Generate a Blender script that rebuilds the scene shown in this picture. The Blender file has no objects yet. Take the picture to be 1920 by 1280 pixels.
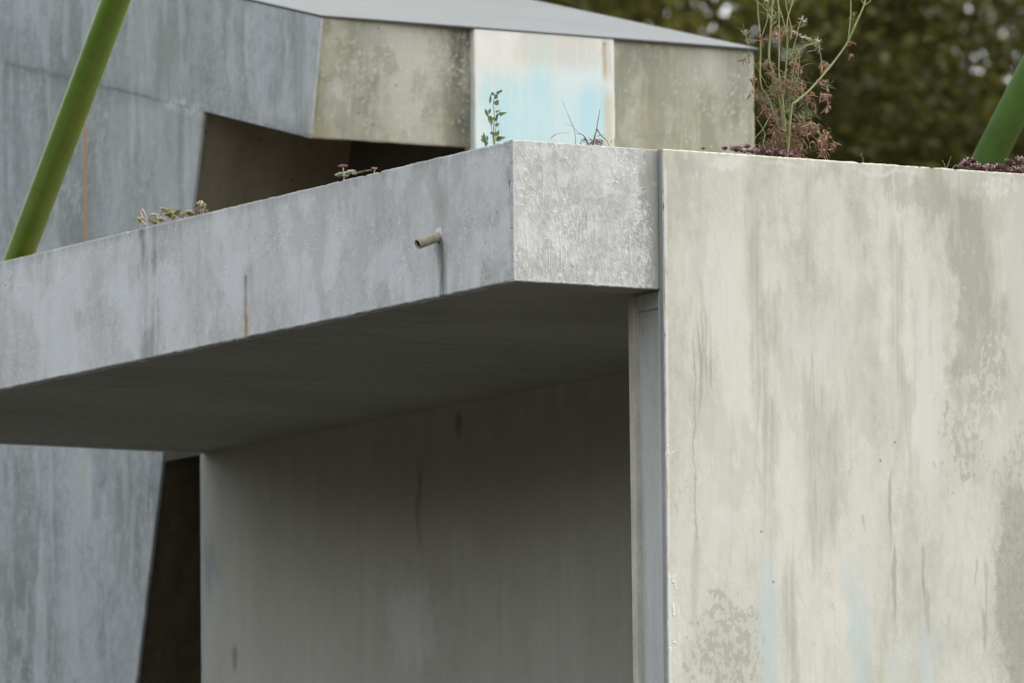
import bpy, bmesh, math, random
import numpy as np
from mathutils import Vector, Matrix
R = math.radians
rnd = random.Random(7)
scene = bpy.context.scene
col = scene.collection

# ------------------------------------------------------------------ camera, sky, sun, exposure
# building frame: +X runs right along the front wall, +Y runs back along the left fascia, origin under the canopy corner
FPX = 16811.0                                    # focal length in pixels of a 1920 wide frame
CAM = Vector((-20.2371, -34.5031, 1.7))
RT = Vector((0.8632, -0.5048, -0.0091)).normalized()
UP = Vector((-0.0485, -0.1009, 0.9937)); UP = (UP - RT * UP.dot(RT)).normalized()
FW = UP.cross(RT).normalized()
ZT, ZB = 7.1035, 6.466                           # canopy top and underside
cd = bpy.data.cameras.new('camera'); cam = bpy.data.objects.new('camera', cd); col.objects.link(cam)
cam.matrix_world = Matrix(((RT.x, UP.x, -FW.x, CAM.x), (RT.y, UP.y, -FW.y, CAM.y), (RT.z, UP.z, -FW.z, CAM.z), (0, 0, 0, 1)))
cd.sensor_width = 36; cd.lens = 36 * FPX / 1920; cd.clip_end = 3000; cd.clip_start = 0.5
cd.dof.use_dof = True; cd.dof.focus_distance = 40.6; cd.dof.aperture_fstop = 3.9; cd.dof.aperture_blades = 0
scene.camera = cam

SUN_AZ = Vector((0.98, 0.05)); SUN_EL = R(55)
world = bpy.data.worlds.new('World'); scene.world = world; world.use_nodes = True
wn = world.node_tree.nodes; bg = wn['Background']
sky = wn.new('ShaderNodeTexSky'); sky.sky_type = 'NISHITA'; sky.sun_disc = False
sky.sun_elevation = SUN_EL; sky.sun_rotation = math.atan2(SUN_AZ.x, SUN_AZ.y)
sky.air_density = 1.0; sky.dust_density = 5.0; sky.ozone_density = 1.0
hs = wn.new('ShaderNodeHueSaturation'); hs.inputs['Saturation'].default_value = .20     # veiled, overcast sky
world.node_tree.links.new(sky.outputs[0], hs.inputs['Color']); world.node_tree.links.new(hs.outputs[0], bg.inputs[0]); bg.inputs[1].default_value = 0.15
sl = bpy.data.lights.new('sun', 'SUN'); sl.energy = 0.5; sl.angle = R(22); sl.color = (1.0, 0.93, 0.80)
so = bpy.data.objects.new('sun', sl); col.objects.link(so)
sd = Vector((SUN_AZ.x * math.cos(SUN_EL), SUN_AZ.y * math.cos(SUN_EL), math.sin(SUN_EL)))
so.rotation_euler = sd.to_track_quat('Z', 'Y').to_euler(); so.location = (0, -20, 40)
scene.view_settings.view_transform = 'Standard'; scene.view_settings.look = 'None'
scene.view_settings.gamma = 1.0; scene.view_settings.exposure = 1.7
scene.cycles.max_bounces = 8; scene.cycles.diffuse_bounces = 6


# ------------------------------------------------------------------ helpers
def on(ax, val, px, py):
    """point of the plane axis=val seen at photo pixel (1920 wide)"""
    d = RT * ((px - 960) / FPX) + UP * ((640 - py) / FPX) + FW
    return CAM + d * ((val - CAM[ax]) / d[ax])

def uz(ax, val, px, py):
    p = on(ax, val, px, py)
    return (p[1 - ax] if ax < 2 else p[0]), (p[2] if ax < 2 else p[1])

def tag(o, label=None, cat=None, group=None, kind=None):
    if label: o['label'] = label
    if cat: o['category'] = cat
    if group: o['group'] = group
    if kind: o['kind'] = kind
    return o

def empty(name, loc=(0, 0, 0)):
    o = bpy.data.objects.new(name, None); o.empty_display_size = 0.2
    o.location = loc; col.objects.link(o); return o

def mesh(name, vs, fs, mat, parent=None, smooth=False, bevel=0):
    """world-space vertices; the mesh origin is moved to the parent's base"""
    off = Vector(parent_loc(parent)) if parent else Vector((0, 0, 0))
    me = bpy.data.meshes.new(name)
    me.from_pydata([tuple(Vector(v) - off) for v in vs], [], fs); me.update()
    bm = bmesh.new(); bm.from_mesh(me); bmesh.ops.recalc_face_normals(bm, faces=bm.faces); bm.to_mesh(me); bm.free()
    o = bpy.data.objects.new(name, me); col.objects.link(o)
    if mat:
        me.materials.append(mat)
        if mat.name in STAINED: me.attributes.new('stain', 'FLOAT_COLOR', 'POINT').data.foreach_set('color', [0.0] * (4 * len(vs)))
    if smooth:
        for p in me.polygons: p.use_smooth = True
    if parent: o.parent = parent
    if bevel:
        b = o.modifiers.new('bevel', 'BEVEL'); b.width = bevel; b.segments = 2; b.limit_method = 'ANGLE'; b.angle_limit = R(40)
    return o

STAINED = set()
def parent_loc(p):
    v = Vector((0, 0, 0))
    while p is not None:
        v += p.location; p = p.parent
    return v

def box(name, x0, x1, y0, y1, z0, z1, mat, parent=None, bevel=0.004):
    v = [(x, y, z) for z in (z0, z1) for y in (y0, y1) for x in (x0, x1)]
    f = [(0, 1, 3, 2), (4, 6, 7, 5), (0, 4, 5, 1), (1, 5, 7, 3), (3, 7, 6, 2), (2, 6, 4, 0)]
    return mesh(name, v, f, mat, parent, bevel=bevel)

def worn_slab(name, p0, p1, depth, z0, z1, mat, parent, n=90, amp=0.0022, seed=1):
    """plate from p0 to p1 (xy), given depth vector (xy), whose top and bottom arrises are slightly chipped along their length"""
    rr = random.Random(seed); vs, fs = [], []
    p0, p1, dv = Vector(p0), Vector(p1), Vector(depth); dn = dv.normalized()
    c = 0.004
    for i in range(n + 1):
        q = p0.lerp(p1, i / n)
        jt, jb = rr.gauss(0, amp), rr.gauss(0, amp)
        if rr.random() < 0.06: jt -= rr.uniform(0.002, 0.006)
        if rr.random() < 0.06: jb += rr.uniform(0.001, 0.004)
        w = c + abs(rr.gauss(0, amp))
        ring = [(q, z0 + jb + c), (q + dn * w, z0 + jb), (q + dv, z0), (q + dv, z1), (q + dn * w, z1 + jt), (q, z1 + jt - c)]
        vs += [(a.x, a.y, z) for a, z in ring]
    for i in range(n):
        for k in range(6):
            a, b = i * 6 + k, i * 6 + (k + 1) % 6
            fs.append((a, b, b + 6, a + 6))
    fs += [tuple(range(6)), tuple(n * 6 + k for k in range(6))]
    return mesh(name, vs, fs, mat, parent)

def tube(pts, radii, seg=8, cap=True):
    pts = [Vector(p) for p in pts]; vs, fs = [], []
    prev = None
    for i, p in enumerate(pts):
        t = (pts[min(i + 1, len(pts) - 1)] - pts[max(i - 1, 0)]).normalized()
        a = prev if prev is not None else (Vector((1, 0, 0)) if abs(t.x) < 0.8 else Vector((0, 1, 0)))
        a = (a - t * a.dot(t)).normalized(); prev = a; b = t.cross(a)
        r = radii[i] if isinstance(radii, (list, tuple)) else radii
        for k in range(seg):
            g = 2 * math.pi * k / seg
            vs.append(p + (a * math.cos(g) + b * math.sin(g)) * r)
    for i in range(len(pts) - 1):
        for k in range(seg):
            a, b = i * seg + k, i * seg + (k + 1) % seg
            fs.append((a, b, b + seg, a + seg))
    if cap: fs += [tuple(range(seg))[::-1], tuple((len(pts) - 1) * seg + k for k in range(seg))]
    return vs, fs

def merge(parts):
    vs, fs = [], []
    for v, f in parts:
        o = len(vs); vs += list(v); fs += [tuple(i + o for i in q) for q in f]
    return vs, fs

def spline(pts, n=6):
    pts = [Vector(p) for p in pts]; out = []
    P = [pts[0] * 2 - pts[1]] + pts + [pts[-1] * 2 - pts[-2]]
    for i in range(1, len(P) - 2):
        for k in range(n):
            t = k / n; a, b, c, d = P[i - 1:i + 3]
            out.append(0.5 * ((2 * b) + (c - a) * t + (2 * a - 5 * b + 4 * c - d) * t * t + (3 * b - a - 3 * c + d) * t ** 3))
    return out + [pts[-1]]


# ------------------------------------------------------------------ shader builder
class Sh:
    def __init__(s, name, ax=0, rough=0.85, spec=0.25):
        s.mat = bpy.data.materials.new(name); s.mat.use_nodes = True
        s.nt = s.mat.node_tree; s.n = s.nt.nodes; s.b = s.n['Principled BSDF']
        s.b.inputs['Roughness'].default_value = rough; s.b.inputs['Specular IOR Level'].default_value = spec
        g = s.n.new('ShaderNodeNewGeometry'); sp = s.n.new('ShaderNodeSeparateXYZ'); s.nt.links.new(g.outputs['Position'], sp.inputs[0])
        s.pos = g.outputs['Position']; x, y, z = sp.outputs
        s.u, s.v, s.w = {0: (y, z, x), 1: (x, z, y), 2: (x, y, z)}[ax]
    def put(s, sock, v):
        if isinstance(v, (int, float)): sock.default_value = v
        elif isinstance(v, (tuple, list)): sock.default_value = tuple(v) + ((1,) if len(v) == 3 and len(sock.default_value) == 4 else ())
        else: s.nt.links.new(v, sock)
    def m(s, op, a, b=0.0, clamp=False):
        k = s.n.new('ShaderNodeMath'); k.operation = op; k.use_clamp = clamp
        s.put(k.inputs[0], a); s.put(k.inputs[1], b); return k.outputs[0]
    def add(s, a, b): return s.m('ADD', a, b)
    def sub(s, a, b): return s.m('SUBTRACT', a, b)
    def mul(s, a, b): return s.m('MULTIPLY', a, b)
    def mx(s, a, b): return s.m('MAXIMUM', a, b)
    def inv(s, a): return s.m('SUBTRACT', 1.0, a)
    def ss(s, x, lo, hi):
        k = s.n.new('ShaderNodeMapRange'); k.interpolation_type = 'SMOOTHSTEP'
        s.put(k.inputs['Value'], x); s.put(k.inputs['From Min'], lo); s.put(k.inputs['From Max'], hi); return k.outputs[0]
    def vec(s, a, b, c=0.0):
        k = s.n.new('ShaderNodeCombineXYZ')
        for i, v in enumerate((a, b, c)): s.put(k.inputs[i], v)
        return k.outputs[0]
    def noise(s, su, sv, detail=5, rough=0.55, off=0.0, dist=0.0):
        """noise with su cycles per metre across and sv cycles per metre up"""
        k = s.n.new('ShaderNodeTexNoise'); k.inputs['Scale'].default_value = 1.0
        k.inputs['Detail'].default_value = detail; k.inputs['Roughness'].default_value = rough; k.inputs['Distortion'].default_value = dist
        s.put(k.inputs['Vector'], s.vec(s.add(s.mul(s.u, su), off), s.add(s.mul(s.v, sv), off * 1.7), s.add(s.mul(s.w, su), off * .3)))
        return k.outputs['Fac']
    def specks(s, scale, size, off=0.0, stretch=1.0, keep=0.5):
        k = s.n.new('ShaderNodeTexVoronoi'); k.inputs['Scale'].default_value = 1.0
        s.put(k.inputs['Vector'], s.vec(s.add(s.mul(s.u, scale), off), s.add(s.mul(s.v, scale / stretch), off), 0.0))
        sep = s.n.new('ShaderNodeSeparateColor'); s.nt.links.new(k.outputs['Color'], sep.inputs[0])
        return s.mul(s.inv(s.ss(k.outputs['Distance'], size * .5, size)), s.ss(sep.outputs[0], 1 - keep, 1 - keep + 0.02))
    def wob(s, amp, su=6, sv=3, off=0.0): return s.mul(s.sub(s.noise(su, sv, 5, .6, off), 0.5), amp)
    def band(s, u0, w, soft, wamp=0.0, off=3.1):
        x = s.u if not wamp else s.add(s.u, s.wob(wamp, 5, 5, off))
        return s.inv(s.ss(s.m('ABSOLUTE', s.sub(x, u0)), w, w + soft))
    def rng(s, lo, hi, slo, shi, x=None):
        x = s.v if x is None else x
        return s.mul(s.ss(x, lo - slo, lo), s.inv(s.ss(x, hi, hi + shi)))
    def streak(s, u0, ztop, zbot, w, soft, stop=0.03, sbot=0.12, wamp=0.02, off=0.0):
        fib = s.ss(s.noise(60, 1.2, 4, .6, off), 0.30, 0.62)
        return s.mul(s.mul(s.band(u0, w, soft, wamp, off), s.rng(zbot, ztop, sbot, stop)), s.add(s.mul(fib, 0.6), 0.4))
    def patch(s, u0, u1, z0, z1, soft=0.03, wamp=0.1, su=8, sv=5, off=0.0):
        a = s.add(s.u, s.wob(wamp, su, sv, off)); b = s.add(s.v, s.wob(wamp, su, sv, off + 9))
        return s.mul(s.rng(min(u0, u1), max(u0, u1), soft, soft, a), s.rng(min(z0, z1), max(z0, z1), soft, soft, b))
    def mix(s, f, a, b, mode='MIX'):
        k = s.n.new('ShaderNodeMix'); k.data_type = 'RGBA'; k.blend_type = mode
        s.put(k.inputs[0], f); s.put(k.inputs[6], a); s.put(k.inputs[7], b); return k.outputs[2]
    def bump(s, h, strength=0.4, dist=0.004, prev=None):
        k = s.n.new('ShaderNodeBump'); k.inputs['Strength'].default_value = strength; k.inputs['Distance'].default_value = dist
        s.put(k.inputs['Height'], h)
        if prev is not None: s.nt.links.new(prev, k.inputs['Normal'])
        return k.outputs[0]
    def out(s, c, normal=None, rough=None):
        s.put(s.b.inputs['Base Color'], c)
        if normal is not None: s.nt.links.new(normal, s.b.inputs['Normal'])
        if rough is not None: s.put(s.b.inputs['Roughness'], rough)
        return s.mat
    def concrete(s, dark, mid, light, big=(1.2, .5), streaks=(9, .7), mott=28, off=0.0, wt=(.45, .3, .25), contrast=(.36, .66)):
        """returns colour and height: broad clouds, vertical run-off streaks and fine mottling"""
        a = s.noise(big[0], big[1], 5, .55, off); b = s.noise(streaks[0], streaks[1], 5, .6, off + 4); c = s.noise(mott, mott * .7, 8, .65, off + 8)
        f = s.add(s.add(s.mul(a, wt[0]), s.mul(b, wt[1])), s.mul(c, wt[2]))
        k = s.n.new('ShaderNodeValToRGB'); k.color_ramp.elements[0].position = contrast[0]; k.color_ramp.elements[1].position = contrast[1]
        k.color_ramp.elements[0].color = tuple(dark) + (1,); k.color_ramp.elements[1].color = tuple(light) + (1,)
        e = k.color_ramp.elements.new(sum(contrast) / 2); e.color = tuple(mid) + (1,)
        s.put(k.inputs[0], f)
        fine = s.noise(150, 110, 3, .6, off + 2)
        colr = s.mix(s.mul(s.ss(fine, .35, .7), .16), k.outputs[0], tuple(min(1, v * 1.5) for v in light))
        return colr, s.add(s.mul(c, .6), s.mul(fine, .4))



# ------------------------------------------------------------------ placed stains: computed on the panels' own grid, stored as an attribute
_r = np.random.RandomState(11); PERM = _r.permutation(4096); GX = np.cos(np.arange(4096) * 2 * np.pi / 4096).astype(np.float32); GY = np.sin(np.arange(4096) * 2 * np.pi / 4096).astype(np.float32)
class Stain:
    """u across and v up in metres; c is an RGBA layer of stains composited in order; relief is metres proud of the wall"""
    def __init__(s, u, v):
        s.u, s.v = u, v; s.c = np.zeros((len(u), 4)); s.relief = np.zeros(len(u))
    def local(s, u0, u1, z0, z1, fn):
        """evaluate fn only on the vertices near a box"""
        k = (s.u > u0) & (s.u < u1) & (s.v > z0) & (s.v < z1); out = np.zeros(len(s.u))
        if k.any(): out[k] = fn(Stain(s.u[k], s.v[k]))
        return out
    def ss(s, x, lo, hi):
        t = np.clip((x - lo) / (hi - lo), 0, 1); return t * t * (3 - 2 * t)
    def grad(s, x, y, seed):
        xi, yi = np.floor(x).astype(np.int64), np.floor(y).astype(np.int64); fx, fy = x - xi, y - yi
        def g(ix, iy):
            h = PERM[(PERM[(ix + seed * 37) & 4095] + iy) & 4095]; return GX[h], GY[h]
        w = lambda t: t * t * t * (t * (t * 6 - 15) + 10)
        wx, wy = w(fx), w(fy); r = []
        for dx, dy in ((0, 0), (1, 0), (0, 1), (1, 1)):
            cx, cy = g(xi + dx, yi + dy); r.append(cx * (fx - dx) + cy * (fy - dy))
        return (r[0] * (1 - wx) + r[1] * wx) * (1 - wy) + (r[2] * (1 - wx) + r[3] * wx) * wy
    def noise(s, su, sv, detail=5, rough=.55, off=0.0, dist=0.0):
        sd = int(off * 97) % 9973; x, y = s.u * su + off, s.v * sv + off * 1.7
        t = np.zeros(len(s.u)); am, tot = 1.0, 0.0
        for k in range(int(min(detail, 6)) + 1):
            t += am * s.grad(x, y, sd + k); tot += am; am *= rough; x, y = x * 2.03, y * 2.03
        return .5 + t / tot * .95
    def specks(s, scale, size, off=0.0, stretch=1.0, keep=.5):
        x, y = s.u * scale + off, s.v * scale / stretch + off; xi, yi = np.floor(x), np.floor(y); best = np.ones(len(x)) * 9; kp = np.zeros(len(x))
        h = lambda a, b, q: np.modf(np.abs(np.sin(a * 127.1 + b * 311.7 + q) * 43758.5453))[0]
        for dx in (-1, 0, 1):
            for dy in (-1, 0, 1):
                a, b = xi + dx, yi + dy; d = np.hypot(a + h(a, b, 1) - x, b + h(a, b, 2) - y); m = d < best
                best = np.where(m, d, best); kp = np.where(m, h(a, b, 3), kp)
        return (1 - s.ss(best, size * .5, size)) * (kp > 1 - keep)
    def wob(s, amp, su=6, sv=3, off=0.0): return (s.noise(su, sv, 5, .6, off) - .5) * amp * 1.6
    def band(s, u0, w, soft, wamp=0.0, off=3.1):
        x = s.u if not wamp else s.u + s.wob(wamp, 5, 5, off)
        return 1 - s.ss(np.abs(x - u0), w, w + soft)
    def rng(s, lo, hi, slo, shi, x=None):
        x = s.v if x is None else x
        return s.ss(x, lo - slo, lo) * (1 - s.ss(x, hi, hi + shi))
    def streak(s, u0, ztop, zbot, w, soft, stop=.03, sbot=.12, wamp=.02, off=0.0):
        m = w + soft + wamp
        return s.local(u0 - m, u0 + m, zbot - sbot - .5, ztop + stop + .3, lambda q: q.streak_(u0, ztop, zbot, w, soft, stop, sbot, wamp, off))
    def streak_(s, u0, ztop, zbot, w, soft, stop, sbot, wamp, off):
        fib = s.ss(s.noise(60, 1.2, 4, .6, off), .30, .62)
        L_ = min(.45, (ztop - zbot) * .8 + .03); zz = s.v + (s.noise(30, .5, 4, .6, off + 6) - .5) * L_ * 1.6
        tp = np.clip((ztop + stop - s.v) / (ztop - zbot + stop + sbot), 0, 1)                 # runs thin out as they go down
        x = np.abs(s.u + s.wob(wamp, 5, 5, off) - u0)
        return (1 - s.ss(x, w * (1.05 - .6 * tp), w * (1.05 - .6 * tp) + soft)) * s.rng(zbot, ztop, sbot + L_ * .4, stop + L_ * .15, zz) * (fib * .5 + .5)
    def patch(s, u0, u1, z0, z1, soft=.03, wamp=.1, su=8, sv=5, off=0.0):
        u0, u1 = sorted((u0, u1)); z0, z1 = sorted((z0, z1)); m = soft + 2 * wamp
        return s.local(u0 - m, u1 + m, z0 - 2 * m, z1 + 2 * m, lambda q: q.patch_(u0, u1, z0, z1, soft, wamp, su, sv, off))
    def patch_(s, u0, u1, z0, z1, soft, wamp, su, sv, off):
        hu, hz = max((u1 - u0) / 2 + soft * .5, .01), max((z1 - z0) / 2 + soft * .5, .01)
        a = s.u + s.wob(wamp * 1.3, su * .5, sv * .5, off) + s.wob(wamp * .5, su * 3, sv * 3, off + 3)
        b = s.v + s.wob(wamp * 1.8, su * .7, sv * .5, off + 9) + s.wob(wamp * .8, su * 6, sv * 1.5, off + 5)
        r = (np.abs((a - (u0 + u1) / 2) / hu) ** 3 + np.abs((b - (z0 + z1) / 2) / hz) ** 3) ** (1 / 3)
        k = min(.9, soft / min(hu, hz))
        return 1 - s.ss(r, 1 - k, 1 + k * .6)
    def dot(s, u, z, r0, r1): return 1 - s.ss(np.hypot(s.u - u, s.v - z), r0, r1)
    def lay(s, f, colr):
        f = np.clip(f, 0, 1); A = s.c[:, 3]; nA = f + A * (1 - f); d = np.maximum(nA, 1e-6)
        for k in range(3): s.c[:, k] = (colr[k] * f + s.c[:, k] * A * (1 - f)) / d
        s.c[:, 3] = nA

def panel(name, q, na, nb, mat, parent, ax=0, stains=None, thick=(0, .03, 0), jit=.001, bev=.004, seed=1, edges=(1, 1, 1, 1), amap=None, bmap=None):
    """bilinear panel over the corners q = (a0b0, a1b0, a1b1, a0b1), gridded so that stains and relief sit on real vertices;
    its arrises are rounded and slightly chipped; edges = which of (b0, a1, b1, a0) are worn"""
    q = [np.array(p, float) for p in q]; th = np.array(thick, float); rr = np.random.RandomState(seed)
    a = np.linspace(0, 1, na) if amap is None else np.array(amap); b = np.linspace(0, 1, nb) if bmap is None else np.array(bmap)
    na, nb = len(a), len(b); AA, BB = np.meshgrid(a, b)
    AA3, BB3 = AA[..., None], BB[..., None]
    P = (q[0] * (1 - AA3) + q[1] * AA3) * (1 - BB3) + (q[3] * (1 - AA3) + q[2] * AA3) * BB3
    flat = P.reshape(-1, 3); u, v = {0: (flat[:, 1], flat[:, 2]), 1: (flat[:, 0], flat[:, 2]), 2: (flat[:, 0], flat[:, 1])}[ax]
    st = Stain(u.copy(), v.copy())
    if stains: stains(st)
    nrm = -th / np.linalg.norm(th)
    flat = flat + nrm * st.relief[:, None]
    P = flat.reshape(nb, na, 3)
    ea = (q[1] - q[0]) / np.linalg.norm(q[1] - q[0]); eb = (q[3] - q[0]) / np.linalg.norm(q[3] - q[0])
    def sm(n_):
        x = np.arange(n_); k = max(3, n_ // 7); r_ = np.interp(x, np.linspace(0, n_, k), rr.randn(k)) * jit * .7 + np.interp(x, np.linspace(0, n_, k * 3), rr.randn(k * 3)) * jit * .4
        for _ in range(n_ // 22):                       # short chips
            c_, w_ = rr.rand() * n_, rr.uniform(.8, 2.6); r_ -= np.exp(-((x - c_) / w_) ** 2) * rr.rand() ** 2 * jit * 5
        return r_
    if edges[0]: P[0] += (-nrm * bev + eb * 0)[None]; P[0] -= eb * sm(na)[:, None]
    if edges[2]: P[-1] += (-nrm * bev)[None]; P[-1] += eb * sm(na)[:, None]
    if edges[3]: P[:, 0] += (-nrm * bev)[None]; P[:, 0] -= ea * sm(nb)[:, None]
    if edges[1]: P[:, -1] += (-nrm * bev)[None]; P[:, -1] += ea * sm(nb)[:, None]
    vs = P.reshape(-1, 3); idx = np.arange(na * nb).reshape(nb, na)
    fs = np.stack([idx[:-1, :-1], idx[:-1, 1:], idx[1:, 1:], idx[1:, :-1]], -1).reshape(-1, 4).tolist()
    ring = list(idx[0, :]) + list(idx[1:, -1]) + list(idx[-1, -2::-1]) + list(idx[-2:0:-1, 0])
    n0 = len(vs); back = vs[ring] + th; vs = np.vstack([vs, back]); m = len(ring)
    fs += [[int(ring[i]), int(ring[(i + 1) % m]), n0 + (i + 1) % m, n0 + i] for i in range(m)] + [[n0 + i for i in range(m)][::-1]]
    off = np.array(parent_loc(parent)); me = bpy.data.meshes.new(name)
    me.from_pydata((vs - off).tolist(), [], fs); me.update()
    bm = bmesh.new(); bm.from_mesh(me); bmesh.ops.recalc_face_normals(bm, faces=bm.faces); bm.to_mesh(me); bm.free()
    at = me.attributes.new('stain', 'FLOAT_COLOR', 'POINT')
    data = np.zeros((len(vs), 4), np.float32); data[:n0] = st.c; data[n0:] = st.c[ring]
    at.data.foreach_set('color', data.ravel())
    me.materials.append(mat); o = bpy.data.objects.new(name, me); col.objects.link(o); o.parent = parent
    return o

def span(lo, hi, dlo, dhi, step, coarse=.25):
    """parameters 0..1 over lo..hi, dense within dlo..dhi"""
    f = lambda x, y, s_: list(np.linspace(x, y, max(2, int(abs(y - x) / s_) + 1)))
    r = (f(lo, dlo, coarse)[:-1] if dlo > lo else []) + f(dlo, dhi, step) + (f(dhi, hi, coarse)[1:] if hi > dhi else [])
    return [(x - lo) / (hi - lo) for x in r]


# ------------------------------------------------------------------ wall materials
def stained(s, c):
    """lay the panel's stain layer over a base colour"""
    k = s.n.new('ShaderNodeAttribute'); k.attribute_name = 'stain'
    brk = s.add(.86, s.mul(s.noise(90, 70, 4, .65, 77), .28))
    return s.mix(s.m('MULTIPLY', k.outputs['Alpha'], brk, True), c, k.outputs['Color'])

def mat_grey(name, ax, dark, mid, light, extra=None, bump=.3, **kw):
    STAINED.add(name); s = Sh(name, ax, .82, .28)
    c, h = s.concrete(dark, mid, light, **kw)
    if extra: c, h = extra(s, c, h)
    c = stained(s, c)
    return s.out(c, s.bump(h, bump, .004))

XW = 2.5                                          # left face of the tilted pavilion
TILT = R(13.8)
FRONT_Y, EAVE_Z = 6.2457, 8.6734
WX, WY = .765, -.035                              # left arris and face of the front wall

# ---- left fascia
def ex_fascia_l(s, c, h):
    area = s.ss(s.noise(1.8, 2.4, 3, .5, 21), .40, .56)
    fl = s.mul(s.ss(s.noise(48, 26, 9, .70, 33), .53, .61), area)      # raised flecks of paler render
    c = s.mix(s.mul(fl, .6), c, (.70, .72, .74))
    sp = s.specks(26, .16, 5, 1.5, .10)
    c = s.mix(s.mul(s.mul(sp, area), .8), c, (.84, .85, .86))
    c = s.mix(s.mul(s.specks(7, .045, 13, 1.3, .28), .85), c, (.06, .06, .06))
    return c, s.add(h, s.mul(fl, .8))

def st_fascia_l(s):
    U = lambda x, y: uz(0, 0, x, y)
    L = s.lay
    L(s.rng(ZB, ZB + .012, .01, .02) * s.ss(s.noise(30, 10, 6, .7, 40), .42, .55) * .5, (.62, .64, .66))
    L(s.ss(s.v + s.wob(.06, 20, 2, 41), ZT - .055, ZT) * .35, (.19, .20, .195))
    cl = s.ss(s.noise(3.2, 3.0, 4, .6, 81), .48, .64); fk = s.ss(s.noise(55, 30, 5, .7, 82), .56, .62) * cl
    L(fk * .5, (.74, .76, .775)); s.relief += fk * .0010
    L(s.ss(s.noise(70, 40, 4, .7, 84), .60, .66) * s.ss(s.noise(4, 3, 3, .55, 85), .5, .62) * .4, (.33, .33, .305))
    # long dark run below the succulents
    u, z = U(278, 420)
    L(s.band(u, .03, .13, .08, 1) * s.rng(z - .60, z + .05, .15, .02) * s.ss(s.noise(30, 2.5, 5, .6, 2), .25, .6) * .62, (.20, .205, .18))
    L(s.streak(u + .06, z, z - .10, .012, .03, .01, .12, .02, 2) * .8, (.07, .10, .09))
    L(s.streak(u - .06, z, z - .14, .008, .03, .01, .12, .02, 5) * .7, (.09, .12, .11))
    L(s.specks(38, .2, 2, 2.4, .30) * s.patch(u - .14, u + .10, z - .50, z - .04, .08, .05) * .75, (.12, .09, .07))
    # rust streak
    u, z = U(461, 517)
    L(s.band(u - .02, .02, .06, .03, 6) * s.rng(z - .29, z + .03, .02, .05) * .35, (.30, .28, .24))
    L(s.band(u, .010, .012, .008, 7) * s.rng(z - .31, z - .05, .02, .03) * .95, (.40, .235, .10))
    L(s.band(u + .002, .009, .010, .004, 8) * s.rng(z - .10, z, .08, .006) * .85, (.19, .165, .14))
    # below and above the drain pipe
    u, z = U(829, 458)
    L(s.streak(u, z + .02, z - .19, .018, .05, .01, .09, .02, 9) * .8, (.19, .205, .175))
    L(s.streak(u + .004, z + .005, z - .17, .007, .02, .004, .09, .012, 10) * .85, (.10, .13, .11))
    L(s.streak(u + .015, z + .38, z + .06, .03, .07, .03, .05, .03, 11) * .5, (.24, .245, .21))
    # brown bloom near the corner
    u, z = U(922, 470)
    L(s.patch(u - .09, u + .09, z - .2, z + .1, .08, .14, 9, 6, 12) * s.ss(s.noise(40, 30, 6, .7, 3), .42, .6) * .55, (.24, .225, .19))
    L((1 - s.ss(s.u + s.wob(.03, 10, 4, 71), .03, .09)) * s.ss(s.noise(30, 14, 6, .7, 72), .4, .6) * .5, (.23, .22, .19))
    u, z = U(956, 365)                                                  # corner crack
    L(s.streak(u, z + .05, z - .06, .003, .005, .01, .02, .006, 14) * .95, (.04, .04, .04))
    # broad blue-white clouds and duller clouds
    L(s.ss(s.noise(2.4, 1.6, 4, .55, 51), .52, .68) * .5, (.72, .745, .77))
    L(s.ss(s.noise(3.0, 1.8, 4, .55, 53), .56, .70) * .4, (.40, .405, .375))
    L(s.ss(s.v + s.wob(.004, 30, 2, 43), ZT - .005, ZT - .002) * .9, (.30, .295, .265))  # top bevel coloured darker to offset the sky light it catches

# ---- short right fascia
def ex_fascia_r(s, c, h):
    fl = s.ss(s.noise(38, 24, 9, .68, 17), .50, .60)
    return c, s.add(h, s.mul(fl, .9))

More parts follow.
